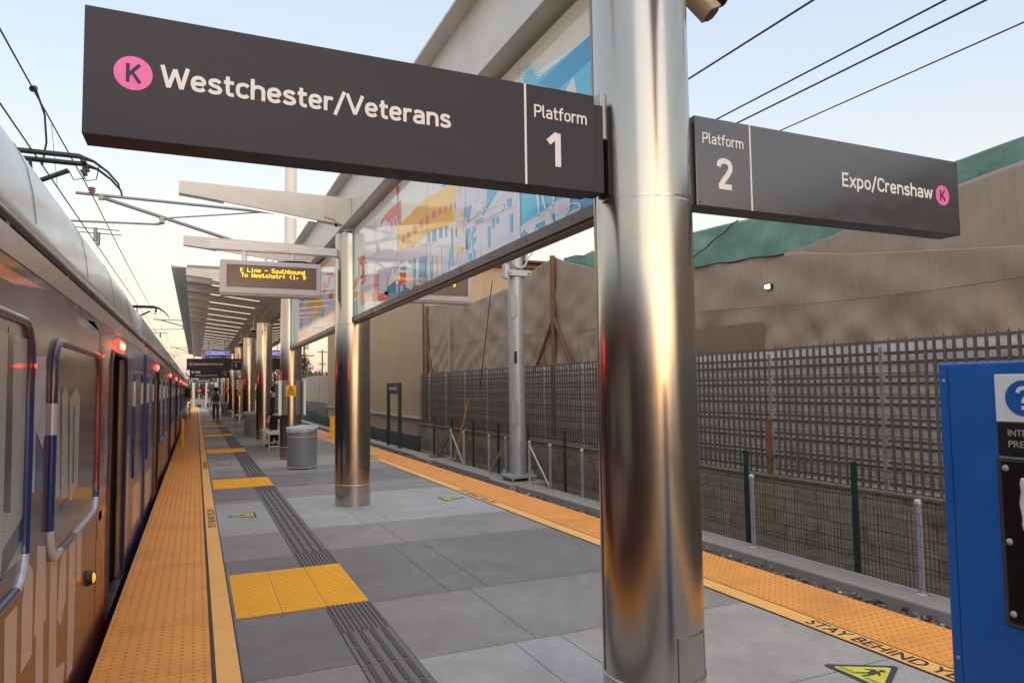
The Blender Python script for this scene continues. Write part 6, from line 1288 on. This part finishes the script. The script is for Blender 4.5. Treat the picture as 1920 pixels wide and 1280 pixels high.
for x, y, h_, r, lb in ((-.25, 79, 4.2, .14, 'thick white post at the platform end'), (.95, 81, 4.2, .07, 'thin white post between the crossing signals'), (2.0, 84, 4.4, .10, 'white post right of the crossing signals')):
    tag(MB().cyl((x, y, -1), (x, y, h_), r, n=14).bbox(x - .2, x + .2, y - .2, y + .2, -1.1, -.95, .02).build('white_post', M_white), lb, 'post')
t = thing('warning_board', (-1.5, 78, -.98), 'small pale red board on a post beside the track', 'sign')
MB().cyl((-.75, 78, -.98), (-.75, 78, .4), .03).build('post', M_galv, t); MB().bbox(-1.0, -.5, 77.95, 77.99, -.1, .5, .01).build('board', pm('board_pink', (238, 190, 184), .5), t)
# trees
M_leaf1 = pm('leaf_dark', (62, 72, 44), .7, var=.4, scale=2); M_leaf2 = pm('leaf_olive', (88, 92, 58), .7, var=.4, scale=2); M_bark = pm('bark', (86, 68, 54), .9, var=.25, scale=6)
def tree(x, y, h_, w_, label, seed, z0=-1.0, n=900, low=.15):
    r = random.Random(seed); t = thing('broadleaf_tree', (x, y, z0), label, 'tree', 'trees beyond the station')
    tk = MB(); tk.tube([(x, y, z0), (x + .1, y, z0 + h_ * .3), (x - .1, y + .1, z0 + h_ * .6)], [.05 * w_, .04 * w_, .02 * w_], 8)
    cl = []
    for i in range(9):
        a = r.uniform(0, 6.28); q = r.uniform(.15, .42) * w_; cz = z0 + h_ * r.uniform(.35 + low * .3, .86); c = (x + q * math.cos(a), y + q * math.sin(a), cz); cl.append((c, r.uniform(.16, .30) * w_))
        tk.tube([(x, y, z0 + h_ * .3), c], [.02 * w_, .008 * w_], 6)
    tk.build('trunk', M_bark, t); cr = MB()
    for i in range(n):
        c, rad = r.choice(cl); d = Vector((r.gauss(0, 1), r.gauss(0, 1), r.gauss(0, 1))).normalized() * rad * r.uniform(.55, 1.08)
        p = Vector(c) + Vector((d.x, d.y, d.z * .75)); s = r.uniform(.10, .24) * w_ / 6
        u = Vector((r.gauss(0, 1), r.gauss(0, 1), r.gauss(0, 1))).normalized(); v = u.orthogonal().normalized()
        cr.add([p - u * s, p + v * s * .6, p + u * s, p - v * s * .6], [(0, 1, 2, 3)], r.choice((0, 0, 1)))
    cr.build('crown', [M_leaf1, M_leaf2], t)
for i, (x, y, h_, w_, lb) in enumerate(((12.2, 100, 6.6, 9, 'rounded dark tree beside the sign column gap'), (17, 112, 6.4, 9, 'dark bushy tree behind the yard wall'), (21.5, 118, 5.9, 8, 'lower tree behind the right end of the yard wall'),
        (8.2, 84, 8.5, 7, 'tall dense tree seen between the steel columns'), (6.0, 130, 6.5, 7, 'small far tree behind the walking person'), (-1.5, 160, 5.5, 7, 'far tree at the end of the left track'), (-7, 170, 7, 9, 'far tree beyond the train front'), (3.2, 150, 5, 6, 'little far tree between the crossing signals'))):
    tree(x, y, h_ * (.74 if 9 < x < 30 else .85), w_, lb, 40 + i, n=2600)
for i in range(12): tree(-70 + i * 12 + 3 * math.sin(i * 5), 260 + 20 * math.sin(i * 3), 7 + 2 * math.sin(i * 2.3), 13, 'one of the far trees along the horizon', 80 + i, n=260)
def upole(x, y, h_, arms, label):
    t = thing('utility_pole', (x, y, -1.2), label, 'utility pole', 'timber utility poles beyond the wall')
    MB().cyl((x, y, -1.2), (x, y, h_), .17, .12, 10).build('pole', M_pole, t)
    for z, w_ in arms:
        MB().box(x - w_, x + w_, y - .06, y + .06, z, z + .14).build('crossarm', M_pole, t)
        ib = MB()
        for q in (-.9, -.5, .5, .9): ib.cyl((x + q * w_, y, z + .14), (x + q * w_, y, z + .32), .05, n=6)
        ib.build('insulator', M_galv, t)
upole(19.1, 120, 8.1, ((7.6, .75), (5.6, .6)), 'thinner timber utility pole with two crossarms near the warehouse edge')
upole(13.2, 98, 10.5, ((6.0, 1.3),), 'taller timber utility pole beside the end of the mural')
MB().bbox(13.3, 13.8, 97.7, 98.0, 6.9, 7.9, .1).build('transformer', M_galv); tag(bpy.data.objects['transformer'], 'grey transformer can on the taller utility pole', 'transformer')
# rear surroundings the polished steel reflects: opposite boundary wall and platform shelter behind the camera
ow = thing('boundary_wall', (-8.8, 20, -1), 'grey boundary wall beyond the train', 'wall'); MB().box(-8.9, -8.7, -40, 100, -1.2, .9).build('wall', M_base, ow)
